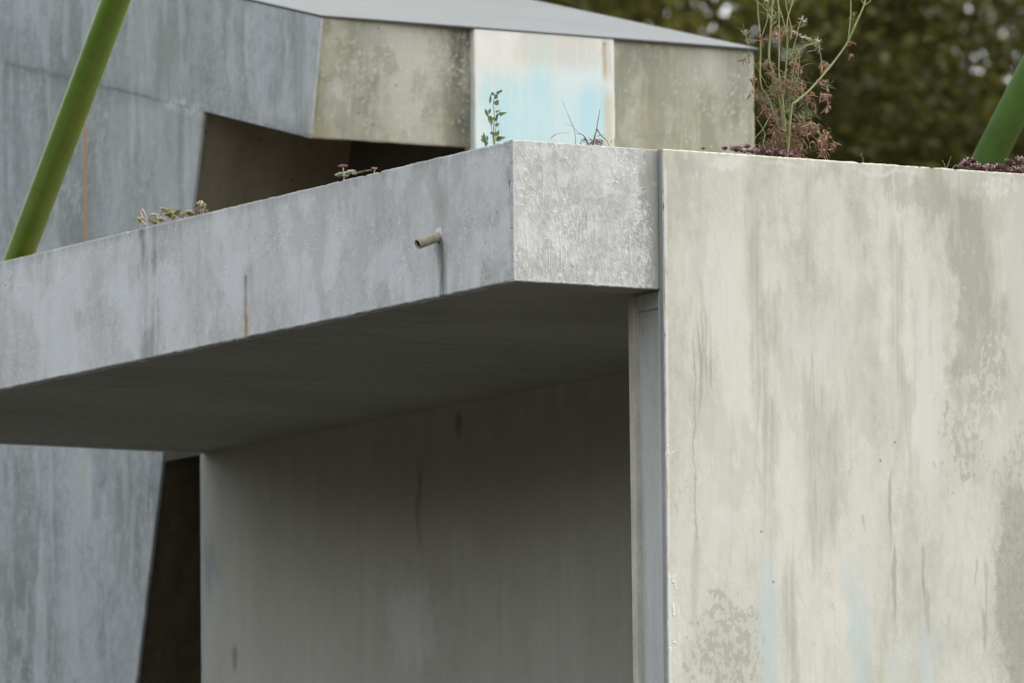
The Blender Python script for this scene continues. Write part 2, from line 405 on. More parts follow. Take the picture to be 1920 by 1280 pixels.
def st_fascia_r(s):
    U = lambda x, y: uz(1, 0, x, y); L = s.lay
    ul, _ = U(1205, 400); uc, zc = U(1100, 440)
    edge = 1 - s.ss(s.u + s.wob(.16, 14, 10, 5), ul - .01, ul + .02)     # chalk stops short of the wall
    L(s.ss(s.noise(7, 5, 6, .62, 12), .46, .62) * edge * .65, (.70, .695, .67))
    L(s.ss(s.noise(38, 24, 6, .68, 17), .50, .60) * edge * .32, (.76, .755, .73))
    L(s.ss(s.noise(9, 7, 6, .62, 15), .52, .64) * edge * .25, (.40, .40, .365))
    L((1 - edge) * .7, (.345, .35, .30))
    sp = s.patch(ul - .05, ul + .045, zc - .28, zc + .22, .02, .03) * s.ss(s.noise(48, 40, 6, .7, 19), .55, .60)
    L(sp * .85, (.68, .685, .66)); s.relief += sp * .0015
    fk = s.ss(s.noise(50, 32, 5, .7, 92), .57, .62) * s.ss(s.noise(6, 5, 4, .6, 91), .48, .60) * edge
    L(fk * .6, (.80, .795, .77)); s.relief += fk * .0010
    low = s.ss(-s.v, -(ZB + .30), -(ZB + .12)); vein = 1 - s.ss(np.abs(s.noise(34, 9, 3, .55, 94) - .5), .012, .035)
    L(vein * low * edge * .45, (.74, .735, .71)); s.relief += vein * low * edge * .0006
    dr = np.zeros(len(s.u))
    for px, y0, y1 in ((1012, 440, 500), (1030, 470, 508), (1042, 470, 505), (1052, 455, 508), (1062, 470, 500), (1083, 420, 470), (1105, 420, 460), (1117, 425, 448), (1018, 325, 355), (1088, 430, 462), (986, 430, 470), (1180, 440, 530), (1205, 440, 510), (1216, 455, 500)):
        u, z = U(px, y0); z1 = U(px, y1)[1]
        dr = np.maximum(dr, s.band(u, .0012, .0035, .022, px * .1) * s.rng(z1, z, .006, .09)); dr = np.maximum(dr, s.dot(u, z1, .002, .006) * .5)
    L(dr * .6, (.68, .68, .66)); s.relief += dr * .001
    # scalloped foot
    f = s.rng(ZB + .02, ZB + .07, .01, .05) * s.ss(s.noise(40, 14, 6, .7, 23), .46, .56); L(f * .55, (.38, .38, .34))
    L(s.specks(9, .05, 3, 1, .2) * .7, (.18, .17, .15))
    L(s.rng(.004, .008, .002, .004, s.u + s.wob(.003, 5, 30, 2)) * .7, (.66, .67, .66)); L((1 - s.ss(s.u, .001, .004)) * .9, (.50, .51, .51))
    L(s.ss(s.v + s.wob(.004, 30, 2, 43), ZT - .005, ZT - .002) * .9, (.33, .325, .29))  # darker tone on the top bevel counters its bright sky light

# ---- front wall
def ex_wall(s, c, h):
    d = s.n.new('ShaderNodeTexNoise'); d.inputs['Scale'].default_value = 1; d.inputs['Detail'].default_value = 6; d.inputs['Roughness'].default_value = .62
    s.put(d.inputs['Vector'], s.vec(s.mul(s.add(s.u, s.mul(s.v, .45)), 34), s.mul(s.v, 7), 0.0))   # brush-like diagonal wisps
    c = s.mix(s.mul(s.ss(d.outputs['Fac'], .52, .70), .30), c, (.70, .68, .575))
    c = s.mix(s.mul(s.ss(s.inv(d.outputs['Fac']), .52, .70), .22), c, (.40, .39, .335))
    return c, h

def st_wall(s):
    U = lambda x, y: uz(1, WY, x, y); L = s.lay
    def patch(x0, y0, x1, y1, colr, k, soft=.03, wamp=.1, su=8, sv=5, off=0.0, m=1.0):
        u0, z0 = U(x0, y0); u1, z1 = U(x1, y1)
        L(s.patch(u0, u1, z1, z0, soft, wamp, su, sv, off) * m * k, colr)
    def streak(x, y0, y1, w, soft, colr, k, off=0.0, wamp=.02, sbot=.08, stop=.03):
        u, z0 = U(x, y0); z1 = U(x, y1)[1]
        L(s.streak(u, z0, z1, w, soft, stop, sbot, wamp, off) * k, colr)
    GREY = (.405, .393, .305); PALE = (.715, .695, .605); STONE = (.34, .335, .262)
    # broad pale fields and grey fields
    patch(1270, 450, 1400, 620, PALE, .55, .12, .18, 5, 2, 1)
    patch(1430, 560, 1600, 660, (.66, .665, .60), .4, .15, .2, 5, 2, 2)
    patch(1690, 560, 1765, 900, PALE, .75, .03, .06, 6, 3, 3)
    patch(1340, 700, 1390, 1000, PALE, .5, .06, .08, 6, 2, 4)
    patch(1480, 650, 1620, 780, PALE, .35, .1, .2, 5, 3, 5)
    patch(1785, 310, 1880, 790, GREY, .85, .03, .11, 5, 3, 6)
    patch(1770, 300, 1920, 420, GREY, .55, .1, .15, 5, 3, 66)
    patch(1840, 520, 1920, 760, GREY, .45, .08, .12, 5, 3, 67)
    patch(1640, 335, 1800, 400, GREY, .6, .04, .16, 6, 4, 7)
    patch(1525, 312, 1590, 340, GREY, .6, .015, .05, 8, 6, 8)
    patch(1262, 292, 1330, 330, (.46, .45, .39), .7, .012, .06, 8, 6, 9)
    patch(1335, 288, 1395, 318, (.74, .725, .66), .8, .01, .05, 8, 6, 10)
    patch(1420, 300, 1530, 310, (.74, .725, .66), .6, .008, .03, 8, 6, 11)
    patch(1590, 315, 1720, 330, (.74, .725, .66), .6, .008, .03, 8, 6, 12)
    patch(1835, 335, 1905, 365, (.74, .74, .71), .6, .012, .05, 9, 7, 13, s.ss(s.noise(30, 24, 6, .7, 6), .46, .56))
    patch(1400, 300, 1425, 560, GREY, .5, .04, .05, 6, 1.5, 14)
    patch(1300, 440, 1320, 560, (.47, .46, .40), .4, .03, .05, 6, 2, 141)
    for x, y0, y1, w in ((1420, 470, 760, .02), (1445, 560, 640, .025), (1515, 330, 470, .006), (1440, 740, 1000, .03), (1480, 1060, 1280, .012), (1525, 760, 980, .035), (1555, 800, 960, .02), (1680, 450, 640, .016), (1700, 700, 800, .014)):
        streak(x, y0, y1, w, .05, GREY, .55, x * .07, .05)
    for x, y0, y1 in ((1316, 560, 690), (1322, 600, 690), (1330, 600, 700), (1312, 640, 760)):
        streak(x, y0, y1, .005, .008, STONE, .7, x * .03, .02, .04)
    L(s.ss(s.noise(40, 2.0, 6, .65, 14), .52, .70) * .14, (.44, .42, .34))               # run-off fibres
    L(s.ss(s.noise(9, 1.6, 6, .6, 16), .52, .70) * .35, (.70, .68, .59))
    # torn, peeled fields with hard little edges
    # torn limewash: irregular fields with fairly definite edges, drawn out downwards
    L(s.ss(s.noise(3.2, 1.1, 6, .60, 61), .50, .60) * .30, PALE); L(s.ss(s.noise(4.0, 1.2, 6, .62, 62), .54, .64) * .20, GREY)
    L(s.ss(s.noise(11, 3.5, 6, .70, 63), .57, .64) * .16, (.72, .70, .61)); L(s.ss(s.noise(14, 3.0, 6, .70, 64), .60, .66) * .12, (.40, .38, .30))
    tn = s.noise(34, 15, 6, .66, 15); tn2 = s.noise(30, 20, 6, .66, 25)
    def torn(x0, y0, x1, y1, colr, k, n_, off, thr=.50):
        u0, z0 = U(x0, y0); u1, z1 = U(x1, y1)
        P = s.patch(u0, u1, z1, z0, .12, .10, 9, 6, off)
        L(P * k * .3, colr); L(s.ss(n_ - (1 - P) * .26, thr, thr + .05) * k * .9, colr)
    torn(1770, 770, 1850, 895, STONE, .55, tn, 16, .47)
    torn(1880, 790, 1930, 880, STONE, .45, tn, 17, .49)
    patch(1872, 900, 1990, 1310, STONE, .55, .02, .06, 16, 9, 18)
    torn(1872, 880, 1990, 1310, (.30, .29, .225), .35, tn2, 28, .50)
    torn(1300, 1130, 1425, 1300, (.33, .33, .26), .55, tn2, 19, .475)
    torn(1842, 640, 1885, 810, PALE, .55, tn, 20, .47)
    torn(1805, 740, 1855, 800, PALE, .5, tn2, 21, .49)
    torn(1845, 330, 1900, 370, PALE, .6, tn2, 23, .48)
    patch(1890, 340, 1990, 640, (.60, .585, .51), .6, .03, .08, 6, 3, 22)
    for x, y0, y1, w in ((1669, 905, 990, .008), (1676, 1060, 1170, .010), (1737, 1105, 1160, .018), (1733, 1040, 1100, .006), (1846, 1145, 1190, .012), (1830, 1060, 1090, .003), (1849, 1060, 1130, .005), (1618, 975, 985, .003)):
        streak(x, y0, y1, w, .006, (.385, .365, .295), .75, x * .05, .022, .03, .015)
    # pale turquoise ghosts of old paint
    TQ = (.53, .625, .605)
    streak(1440, 1150, 1290, .035, .05, TQ, .75, 3, .03, .40, .35)
    streak(1612, 1180, 1290, .03, .05, TQ, .75, 4, .03, .25, .2)
    streak(1740, 1230, 1290, .035, .09, TQ, .5, 5, .05, .2, .2)
    streak(1596, 1060, 1100, .02, .05, TQ, .35, 6, .04, .12, .1)
    streak(1680, 1220, 1290, .03, .06, TQ, .35, 7, .04, .12, .1)
    # crack
    u, z0 = U(1303, 640); z1 = U(1303, 1010)[1]
    L(s.band(u, .0015, .004, .035, 27) * s.rng(z1, z0, .03, .1) * .5, (.26, .25, .20))
    streak(1303, 1020, 1120, .012, .02, (.44, .43, .36), .5, 28, .02, .2)
    # chipped pale crust along the left arris
    crust = s.rng(WX + .004, WX + .045, .004, .03, s.u) * s.ss(s.noise(38, 13, 6, .7, 29), .62, .65) * s.ss(s.noise(3, 2.2, 2, .5, 30), .52, .60) * s.rng(4.5, 6.55, .1, .15)
    L(crust * .85, (.80, .80, .76)); s.relief += crust * .0018
    L(s.rng(WX - .01, WX + .022, .001, .004, s.u) * s.ss(s.noise(20, 3, 6, .6, 31), .40, .5) * .6, (.74, .74, .70))
    for x, y in ((1427, 996), (1651, 863), (1678, 829), (1450, 1090)): L(s.dot(*U(x, y), .003, .008) * .85, (.10, .095, .085))
    L(s.ss(s.v + s.wob(.005, 30, 2, 43), ZT - .004, ZT - .001) * .9, (.30, .29, .24))  # top bevel toned down in colour against strong light from above

# ---- tilted pavilion
def ex_lean(s, c, h):
    fl = s.ss(s.noise(30, 16, 9, .68, 3), .54, .64); area = s.ss(s.noise(1.5, .8, 3, .5, 8), .46, .6)
    return s.mix(s.mul(s.mul(fl, area), .5), c, (.50, .53, .545)), h

def st_lean(s):
    U = lambda x, y: uz(0, XW, x, y); L = s.lay
    def st(x, y0, y1, w, soft, colr, k, off, wamp=.03, sbot=.15, stop=.04):
        u, z = U(x, y0); z1 = U(x, y1)[1]
        L(s.streak(u, z, z1, w, soft, stop, sbot, wamp, off) * k, colr)
    ar = s.patch(*sorted((U(220, 100)[0], U(400, 100)[0])), U(300, 420)[1], U(300, 30)[1], .35, .3, 3, 2, 50)
    L(ar * s.ss(s.noise(26, 18, 6, .68, 51), .46, .60) * .45, (.43, .465, .455)); L(ar * .3, (.32, .36, .335))
    L(s.ss(s.noise(2.2, .9, 4, .55, 52), .54, .68) * .5, (.215, .24, .205)); L(s.ss(s.noise(7, 1.4, 5, .6, 54), .54, .66) * .5, (.47, .505, .52))
    L(s.ss(s.noise(34, 18, 5, .7, 55), .57, .64) * s.ss(s.noise(1.6, 1.2, 3, .5, 56), .46, .6) * .5, (.52, .55, .56))
    u, z = U(159, 235); z1 = U(159, 440)[1]
    L(s.band(u, .016, .02, .01, 1) * s.rng(z1, z, .1, .05) * .8, (.40, .28, .13))
    for x, y0, y1, w, k in ((270, 30, 200, .10, .35), (330, 180, 390, .06, .4), (440, 20, 120, .03, .35), (300, 180, 350, .02, .4), (357, 200, 390, .03, .35)):
        st(x, y0, y1, w, .10, (.45, .48, .49), k, x * .1)
    for x, y0, y1, w, k in ((560, 20, 250, .05, .45), (338, 190, 390, .012, .6), (255, 165, 300, .02, .35), (350, 150, 200, .05, .3), (10, 130, 330, .015, .5), (30, 130, 330, .02, .4)):
        st(x, y0, y1, w, .05, (.17, .19, .175), k, x * .13)
    for x, y0, y1, w in ((536, 40, 120, .006), (462, 30, 90, .012), (470, 140, 160, .005), (250, 180, 260, .008)):
        st(x, y0, y1, w, .015, (.56, .57, .55), .5, x * .17)
    for x, y0, y1, w in ((80, 1010, 1110, .02), (160, 850, 970, .06), (75, 1120, 1300, .05), (195, 930, 970, .015)):
        st(x, y0, y1, w, .05, (.52, .56, .585), .55, x * .11)
    st(279, 925, 960, .004, .01, (.27, .19, .12), .7, 5, .006)
    st(155, 850, 900, .03, .06, (.42, .39, .30), .4, 6)
    # dirt along the joint that continues the line of the overhang
    u0, z0 = U(380, 208)
    d = np.abs(s.v + s.wob(.02, 8, 8, 4) - ((s.u - u0) * math.tan(R(13.5)) + z0)); brk = s.ss(s.noise(2, 2, 4, .6, 6), .30, .60)
    L((1 - s.ss(d, .002, .012)) * brk * .6, (.10, .105, .10))
    L((1 - s.ss(d, .01, .09)) * brk * .3, (.17, .18, .17))
    L((1 - s.ss(d, .02, .06)) * s.band(u0 + .2, .15, .15) * s.ss(s.noise(30, 16, 6, .68, 3), .46, .6) * .75, (.55, .57, .58))

def st_olive(s):
    U = lambda x, y: uz(1, FRONT_Y, x, y); L = s.lay
    def bl(x0, y0, x1, y1, colr, k, soft, off, wamp=.12):
        u0, z0 = U(x0, y0); u1, z1 = U(x1, y1); L(s.patch(u0, u1, z1, z0, soft * 1.5, wamp, 6, 4, off) * min(.95, k * 1.2), colr)
    bl(690, 30, 700, 230, (.22, .23, .17), .75, .14, 1)
    bl(600, 30, 608, 250, (.22, .20, .12), .7, .06, 2, .05)
    bl(600, 20, 890, 50, (.25, .26, .19), .6, .10, 4)
    bl(640, 170, 660, 210, (.60, .60, .54), .55, .09, 5)
    bl(760, 90, 830, 230, (.55, .55, .49), .4, .18, 6)
    bl(700, 40, 800, 130, (.50, .51, .45), .5, .1, 61)
    bl(835, 130, 860, 260, (.42, .37, .22), .5, .05, 7)
    bl(872, 20, 895, 290, (.09, .095, .07), .85, .16, 3, .05)
    bl(582, 200, 592, 260, (.50, .42, .26), .6, .02, 8, .02)
    bl(1150, 60, 1160, 280, (.23, .25, .19), .6, .10, 9, .05)
    bl(1300, 90, 1395, 160, (.42, .43, .36), .5, .12, 10)
    bl(1375, 60, 1400, 280, (.23, .24, .18), .55, .09, 11, .05)
    bl(1190, 90, 1220, 150, (.24, .24, .18), .5, .12, 12)
    L(s.ss(s.noise(60, 2, 5, .65, 13), .54, .66) * .22, (.55, .55, .47))
    L(s.ss(s.noise(5, 3, 5, .6, 31), .52, .66) * .5, (.25, .255, .19)); L(s.ss(s.noise(6, 3, 5, .6, 33), .54, .68) * .4, (.50, .495, .41))
    L(s.ss(s.noise(60, 40, 4, .7, 34), .60, .68) * s.ss(s.noise(4, 3, 3, .5, 2), .44, .6) * .6, (.62, .615, .55))
    L(s.specks(40, .16, 5, 1.5, .05) * .7, (.74, .73, .66))
    L(s.specks(5, .05, 7, 1, .12) * .8, (.10, .09, .07))

def st_turq(s):
    U = lambda x, y: uz(1, FRONT_Y, x, y); L = s.lay
    def st(x, y0, y1, w, soft, colr, k, off, wamp=.06, stop=.1, sbot=.1):
        u, z = U(x, y0); z1 = U(x, y1)[1]; L(s.band(u, w, soft, wamp, off) * s.rng(z1, z, sbot, stop) * k, colr)
    AQ, BL = (.47, .70, .70), (.40, .65, .74)
    st(965, 185, 320, .12, .16, AQ, .95, 1, .09, .22)
    st(1015, 90, 320, .05, .05, (.58, .76, .73), .7, 2, .03, .15)
    st(1015, 170, 320, .05, .06, BL, .6, 3, .03, .2)
    st(1090, 135, 320, .10, .10, (.62, .765, .76), .75, 4, .12, .16)
    st(1110, 205, 320, .05, .09, BL, .9, 5, .07, .2)
    st(945, 240, 320, .06, .08, BL, .5, 6, .05, .15)
    st(900, 215, 320, .05, .04, (.62, .77, .74), .6, 7, .03, .12)
    st(1045, 60, 110, .2, .1, (.57, .55, .49), .55, 8, .15, .05)
    st(1035, 150, 320, .015, .03, (.66, .70, .66), .4, 9, .03, .1)
    st(1040, 215, 320, .26, .12, (.53, .735, .75), .65, 14, .1, .22)
    st(1141, 195, 320, .02, .02, (.56, .53, .38), .75, 10, .02, .1)
    st(1137, 65, 130, .02, .02, (.50, .47, .38), .55, 12, .02, .03)
    st(1134, 82, 130, .003, .012, (.42, .27, .11), .7, 11, .008, .01, .08)
    L(s.dot(*U(1133, 82), .005, .011) * .9, (.12, .06, .03))
    L(s.ss(s.noise(50, 1.5, 5, .6, 13), .5, .66) * .25, (.78, .77, .71))

def st_inner(s):
    U = lambda x, y: uz(0, 2.45, x, y); L = s.lay
    def bl(x0, y0, x1, y1, colr, k, soft, off, wamp=.15):
        u0, z0 = U(x0, y0); u1, z1 = U(x1, y1); L(s.patch(u0, u1, z1, z0, soft, wamp, 5, 3, off) * k, colr)
    bl(730, 1100, 790, 1210, (.52, .53, .49), .45, .12, 1, .3)
    bl(380, 850, 400, 1300, (.42, .46, .46), .5, .12, 2)
    bl(430, 900, 455, 1000, (.42, .43, .40), .4, .15, 3)
    bl(395, 1010, 410, 1120, (.20, .25, .24), .6, .1, 4)
    bl(640, 900, 1160, 960, (.29, .265, .19), .5, .3, 6)
    for x, y0, y1, w in ((785, 895, 1005, .010), (440, 1215, 1235, .006), (860, 785, 800, .03)):
        u, z = U(x, y0); z1 = U(x, y1)[1]; L(s.streak(u, z, z1, w, .03, .05, .06, .04, x * .01) * .7, (.13, .125, .10))

def ex_specks(sc, sz, colr):
    def f(s, c, h): return s.mix(s.mul(s.specks(sc, sz, 7, 1.3, .25), .7), c, colr), h
    return f
def ex_jamb(s, c, h): return s.mix(s.mul(s.ss(s.noise(50, 2.5, 6, .65, 4), .55, .66), .4), c, (.52, .54, .53)), h
def st_jamb(s):
    s.lay(s.dot(*uz(0, .80, 1207, 615), .004, .009) * .8, (.16, .14, .11))

M_FASCIA_L = mat_grey('pale_blue_grey_plaster_fascia', 0, (.40, .41, .395), (.535, .552, .545), (.65, .672, .672), ex_fascia_l, .42, big=(1.3, .9), streaks=(8, 1.2), mott=22, contrast=(.38, .62))
M_FASCIA_R = mat_grey('chalky_dripped_render', 1, (.42, .41, .37), (.50, .49, .45), (.585, .575, .535), ex_fascia_r, .4, big=(2.2, 1.6), streaks=(12, 2), mott=26)
M_WALL = mat_grey('cream_limewashed_wall', 1, (.465, .442, .345), (.605, .58, .468), (.71, .685, .572), ex_wall, .3, big=(2.3, .75), streaks=(4.5, .6), mott=16, off=2, wt=(.55, .2, .25), contrast=(.37, .60))
M_LEAN = mat_grey('blue_grey_weathered_concrete', 0, (.205, .235, .225), (.305, .335, .34), (.42, .455, .475), ex_lean, big=(1.5, .9), streaks=(6, .5), wt=(.5, .2, .3), mott=22, contrast=(.41, .585))
M_OLIVE = mat_grey('olive_stained_concrete', 1, (.245, .24, .165), (.345, .338, .245), (.45, .44, .335), None, big=(2.0, .9), streaks=(7, .8), mott=20)
M_TURQ = mat_grey('white_paint_with_turquoise_runs', 1, (.62, .61, .54), (.70, .69, .63), (.77, .76, .70), None, big=(2, .8), streaks=(8, .6))
M_SOFFIT = mat_grey('dark_board_marked_soffit', 2, (.29, .285, .245), (.36, .355, .31), (.43, .425, .375), big=(.6, .9), streaks=(1.2, 9), mott=16, contrast=(.40, .60))
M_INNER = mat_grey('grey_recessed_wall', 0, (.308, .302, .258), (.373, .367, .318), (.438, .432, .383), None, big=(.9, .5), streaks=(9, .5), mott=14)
M_BROWN = mat_grey('brown_stained_concrete', 1, (.16, .14, .098), (.22, .195, .142), (.29, .26, .195), ex_specks(9, .12, (.05, .045, .035)), big=(1.5, .8), streaks=(8, .7), mott=18)
M_JAMB = mat_grey('blue_grey_jamb_panel', 0, (.41, .42, .41), (.51, .522, .51), (.61, .622, .61), ex_jamb, big=(3, .6), streaks=(16, .8), mott=24)
M_FLANGE = mat_grey('cream_edged_flange', 1, (.36, .35, .29), (.50, .485, .41), (.62, .60, .53), None, big=(6, 3), streaks=(20, 5), mott=40)
M_STRIP = mat_grey('grey_reveal_strip', 0, (.22, .225, .22), (.31, .315, .315), (.40, .405, .40), None, big=(3, 2), streaks=(20, 3), mott=40)
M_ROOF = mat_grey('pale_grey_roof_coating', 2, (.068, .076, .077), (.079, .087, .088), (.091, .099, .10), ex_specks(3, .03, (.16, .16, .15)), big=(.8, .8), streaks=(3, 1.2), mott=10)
M_FLOOR = mat_grey('added_concrete_floor', 2, (.09, .088, .08), (.12, .117, .107), (.15, .147, .137), None, big=(.6, .6), streaks=(2, 2), mott=12)
M_HOLLOW = mat_grey('shade_dark_concrete', 0, (.05, .044, .034), (.07, .062, .048), (.09, .08, .064), None)  # near-black colour carries the shade inside the opening
M_PASSAGE = mat_grey('shade_darkened_brown_concrete', 1, (.06, .048, .030), (.13, .105, .068), (.22, .175, .11), ex_specks(9, .12, (.03, .025, .02)), big=(2, .8), streaks=(9, .6), mott=18)  # shaded copy of the brown wall, gap's darkness put into the colour
M_SOIL = mat_grey('dry_soil', 2, (.05, .04, .03), (.09, .07, .05), (.14, .11, .08), None, mott=60)
def plain(name, c, rough=.6, spec=.4, var=.25, scale=30):
    s = Sh(name, 2, rough, spec)
    f = s.noise(scale, scale, 4, .6)
    return s.out(s.mix(s.ss(f, .3, .7), tuple(v * (1 - var) for v in c), tuple(min(1, v * (1 + var)) for v in c)))
M_PIPE = plain('aged_plastic_pipe', (.40, .36, .27), .6, .4, .2, 40)
M_PIPE_IN = plain('dirty_pipe_bore', (.16, .10, .07), .9, .1, .3, 60)
M_GREEN = plain('glossy_green_paint', (.15, .275, .024), .42, .4, .10, 7)
M_GREEN_D = plain('satin_green_paint', (.078, .16, .030), .5, .35, .12, 7)
M_GRASS = plain('ground_grass', (.030, .028, .023), .95, .1, .4, 1.5)

# ------------------------------------------------------------------ ground
def sheet(name, r, z, mat):
    return tag(mesh(name, [(-r, -r, z), (r, -r, z), (r, r, z), (-r, r, z)], [(0, 1, 2, 3)], mat), kind='structure')
sheet('ground', 900, 0, M_GRASS)

# ------------------------------------------------------------------ canopy with planted flat roof
DECK = ZT - .014
can = empty('concrete_canopy', (0, 0, ZB))
tag(can, 'cantilevered grey concrete roof slab with drain pipe, planted top and dark underside', 'canopy')
JT = .028
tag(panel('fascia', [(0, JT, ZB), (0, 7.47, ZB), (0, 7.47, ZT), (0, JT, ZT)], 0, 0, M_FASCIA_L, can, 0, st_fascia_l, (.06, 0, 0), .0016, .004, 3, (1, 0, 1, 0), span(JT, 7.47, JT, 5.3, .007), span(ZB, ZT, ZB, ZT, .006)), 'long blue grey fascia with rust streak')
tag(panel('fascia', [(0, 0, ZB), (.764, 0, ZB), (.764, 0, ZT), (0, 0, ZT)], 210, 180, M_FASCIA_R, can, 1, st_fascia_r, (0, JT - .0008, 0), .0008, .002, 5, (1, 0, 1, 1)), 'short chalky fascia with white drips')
worn_slab('fascia', (.0602, 7.44), (2.5, 7.44), (0, .03), ZB, ZT, M_FASCIA_L, can, 40, .001, 6)
box('soffit', .0602, 6.2, JT, 7.4398, ZB + .007, ZB + .12, M_SOFFIT, can, 0)
box('soffit', 2.502, 5.6, 7.4402, 8.02, ZB + .009, ZB + .12, M_HOLLOW, can, 0)  # underside over the gap, its shade painted as a dark base
box('planting_bed', .0602, 6.2, JT, 7.4398, ZB + .121, DECK, M_SOIL, can, 0)
box('planting_bed', .80, 6.2, -.0045, JT - .0005, ZB + .121, DECK, M_SOIL, can, 0)
box('planting_bed', 2.502, 5.6, 7.4402, 7.86, ZB + .121, DECK, M_SOIL, can, 0)
# drain pipe: hollow, pointing out and a little down
pb = on(0, .03, 833, 440); pe = Vector((-.112, pb.y - .002, pb.z - .052))
pr = .0235
vs, fs = [], []
ax_ = (pe - pb).normalized(); a_ = Vector((0, 1, 0)); a_ = (a_ - ax_ * a_.dot(ax_)).normalized(); b_ = ax_.cross(a_)
for P, r_ in ((pb, pr), (pe, pr), (pe, pr - .004), (pe - ax_ * .12, pr - .004)):
    for k in range(28):
        g = 2 * math.pi * k / 28; vs.append(P + (a_ * math.cos(g) + b_ * math.sin(g)) * r_)
for i in range(3):
    for k in range(28): fs.append((i * 28 + k, i * 28 + (k + 1) % 28, (i + 1) * 28 + (k + 1) % 28, (i + 1) * 28 + k))
pipe = mesh('drain_pipe', vs, fs, M_PIPE, can, True)
pipe['label'] = 'short beige drain pipe with open end'
vs, fs = tube([pe - ax_ * .119, pe - ax_ * .010], pr - .0043, 24)
mesh('pipe_bore', vs[:48], [f for f in fs[:24]] + [fs[24]], M_PIPE_IN, pipe, True)
vs, fs = tube([Vector((-.004, pb.y, pb.z - .001)), Vector((.006, pb.y, pb.z))], [.028, .034], 20)
mesh('mortar_collar', vs, fs, M_FASCIA_L, pipe, True)

# ------------------------------------------------------------------ front wall and its channel-shaped end
fwl = empty('front_wall', (.77, 0, 0))
tag(fwl, 'tall cream limewashed wall filling the right side below the purple succulents', 'wall')
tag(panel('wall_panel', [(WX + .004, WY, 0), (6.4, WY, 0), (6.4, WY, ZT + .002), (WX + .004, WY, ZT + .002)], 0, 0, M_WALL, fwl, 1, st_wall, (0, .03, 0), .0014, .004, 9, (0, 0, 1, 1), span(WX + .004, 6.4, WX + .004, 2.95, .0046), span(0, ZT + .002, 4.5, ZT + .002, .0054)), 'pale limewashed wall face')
box('reveal_strip', WX, WX + .0038, WY + .003, -.0015, 0, ZT + .0015, M_STRIP, fwl, 0)
box('wall_core', WX + .034, 6.2, -.004, .285, 0, ZB + .006, M_INNER, fwl, 0)
panel('end_panel', [(WX + .030, .022, 0), (WX + .030, .262, 0), (WX + .030, .262, ZB - .082), (WX + .030, .022, ZB - .082)], 40, 0, M_JAMB, fwl, 0, st_jamb, (.0038, 0, 0), 0, .001, 1, (0, 0, 0, 0), None, span(0, ZB - .082, 5, ZB - .082, .006))
box('end_cap', WX + .024, WX + .0338, .022, .262, ZB - .078, ZB - .004, M_JAMB, fwl, .002)
box('front_flange', WX + .004, WX + .0338, -.0042, .0215, 0, ZB - .001, M_JAMB, fwl, .002)
t0, t1 = on(0, WX, 1177, 560), on(0, WX, 1187, 1280)
def rf(y, z): return y + (t1.y - t0.y) / (t1.z - t0.z) * (z - t0.z)
zt_ = ZB - .012
v = []
for z in (0, zt_):
    yb = max(rf(t0.y, z), .22)
    v += [(WX, yb - .045, z), (WX + .0337, yb - .045, z), (WX + .0337, yb, z), (WX, yb, z)]
mesh('rear_flange', v, [(0, 1, 2, 3), (4, 5, 6, 7), (0, 1, 5, 4), (1, 2, 6, 5), (2, 3, 7, 6), (3, 0, 4, 7)], M_FLANGE, fwl, bevel=.003)

# ------------------------------------------------------------------ recessed wall under the canopy
iw = empty('recessed_wall', (2.6, 3.8, 0))
tag(iw, 'shadowed plain grey wall recessed deep beneath the canopy', 'wall')
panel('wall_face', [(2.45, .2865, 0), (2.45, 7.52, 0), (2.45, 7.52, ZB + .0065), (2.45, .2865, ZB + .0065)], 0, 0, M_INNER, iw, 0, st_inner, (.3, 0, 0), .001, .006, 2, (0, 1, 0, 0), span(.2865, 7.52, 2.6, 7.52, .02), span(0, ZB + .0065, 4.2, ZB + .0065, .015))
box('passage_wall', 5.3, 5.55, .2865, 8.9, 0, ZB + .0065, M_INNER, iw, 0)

tag(box('light_shaping_floor', -.25, 2.4495, .2865, 7.9, 0, 3.55, M_FLOOR, None, .01), kind='structure')  # unseen raised floor, added to shape light on soffit and recessed wall

# ------------------------------------------------------------------ tilted pavilion behind
pav = empty('tilted_pavilion', (XW, 8, 0))
tag(pav, 'tilted concrete block with sloping pale roof overhanging behind the canopy', 'building')
ct, st_ = math.cos(TILT), math.sin(TILT)
def T(x, t, n):                                    # along the roof slope, and normal to it
    return Vector((x, FRONT_Y + ct * t - st_ * n, EAVE_Z + st_ * t + ct * n))
RL = 9.0
J = Vector((XW, 7.5475, 8.3255)); G = Vector((XW, 6.3813, 8.0392))
def corner(z): return J.y + (J.z - z) * .266
e_ = T(XW, RL, -.0145); ts = RL * ct; f0 = T(XW, 0, -.0145)
jb = Vector((XW, J.y + ts - (J.y - f0.y), J.z + (ts - (J.y - f0.y)) * (st_ / ct)))     # joint line carried back along the wall
tag(panel('overhang_side', [G, jb, e_, f0], 0, 0, M_LEAN, pav, 0, st_lean, (.016, 0, 0), .001, .004, 4, (0, 0, 0, 1), span(0, RL, 0, 4.4, .012), None if False else span(0, .63, 0, .63, .012)), 'upper side of the tilted block')
tag(panel('leaning_wall', [(XW + .0012, corner(0), 0), (XW + .0012, jb.y, 0), (XW + .0012, jb.y, jb.z - .0006), (XW + .0012, J.y, J.z - .0006)], 0, 0, M_LEAN, pav, 0, st_lean, (.018, 0, 0), .001, .004, 5, (0, 0, 0, 1), span(0, 7.6, 0, 3.2, .014), span(0, 8.4, 5.0, 8.4, .014)), 'blue grey leaning wall below the joint')
PX0, PX1, PX2 = 3.432, 4.300, 5.195                # pillar left, pillar right, block right
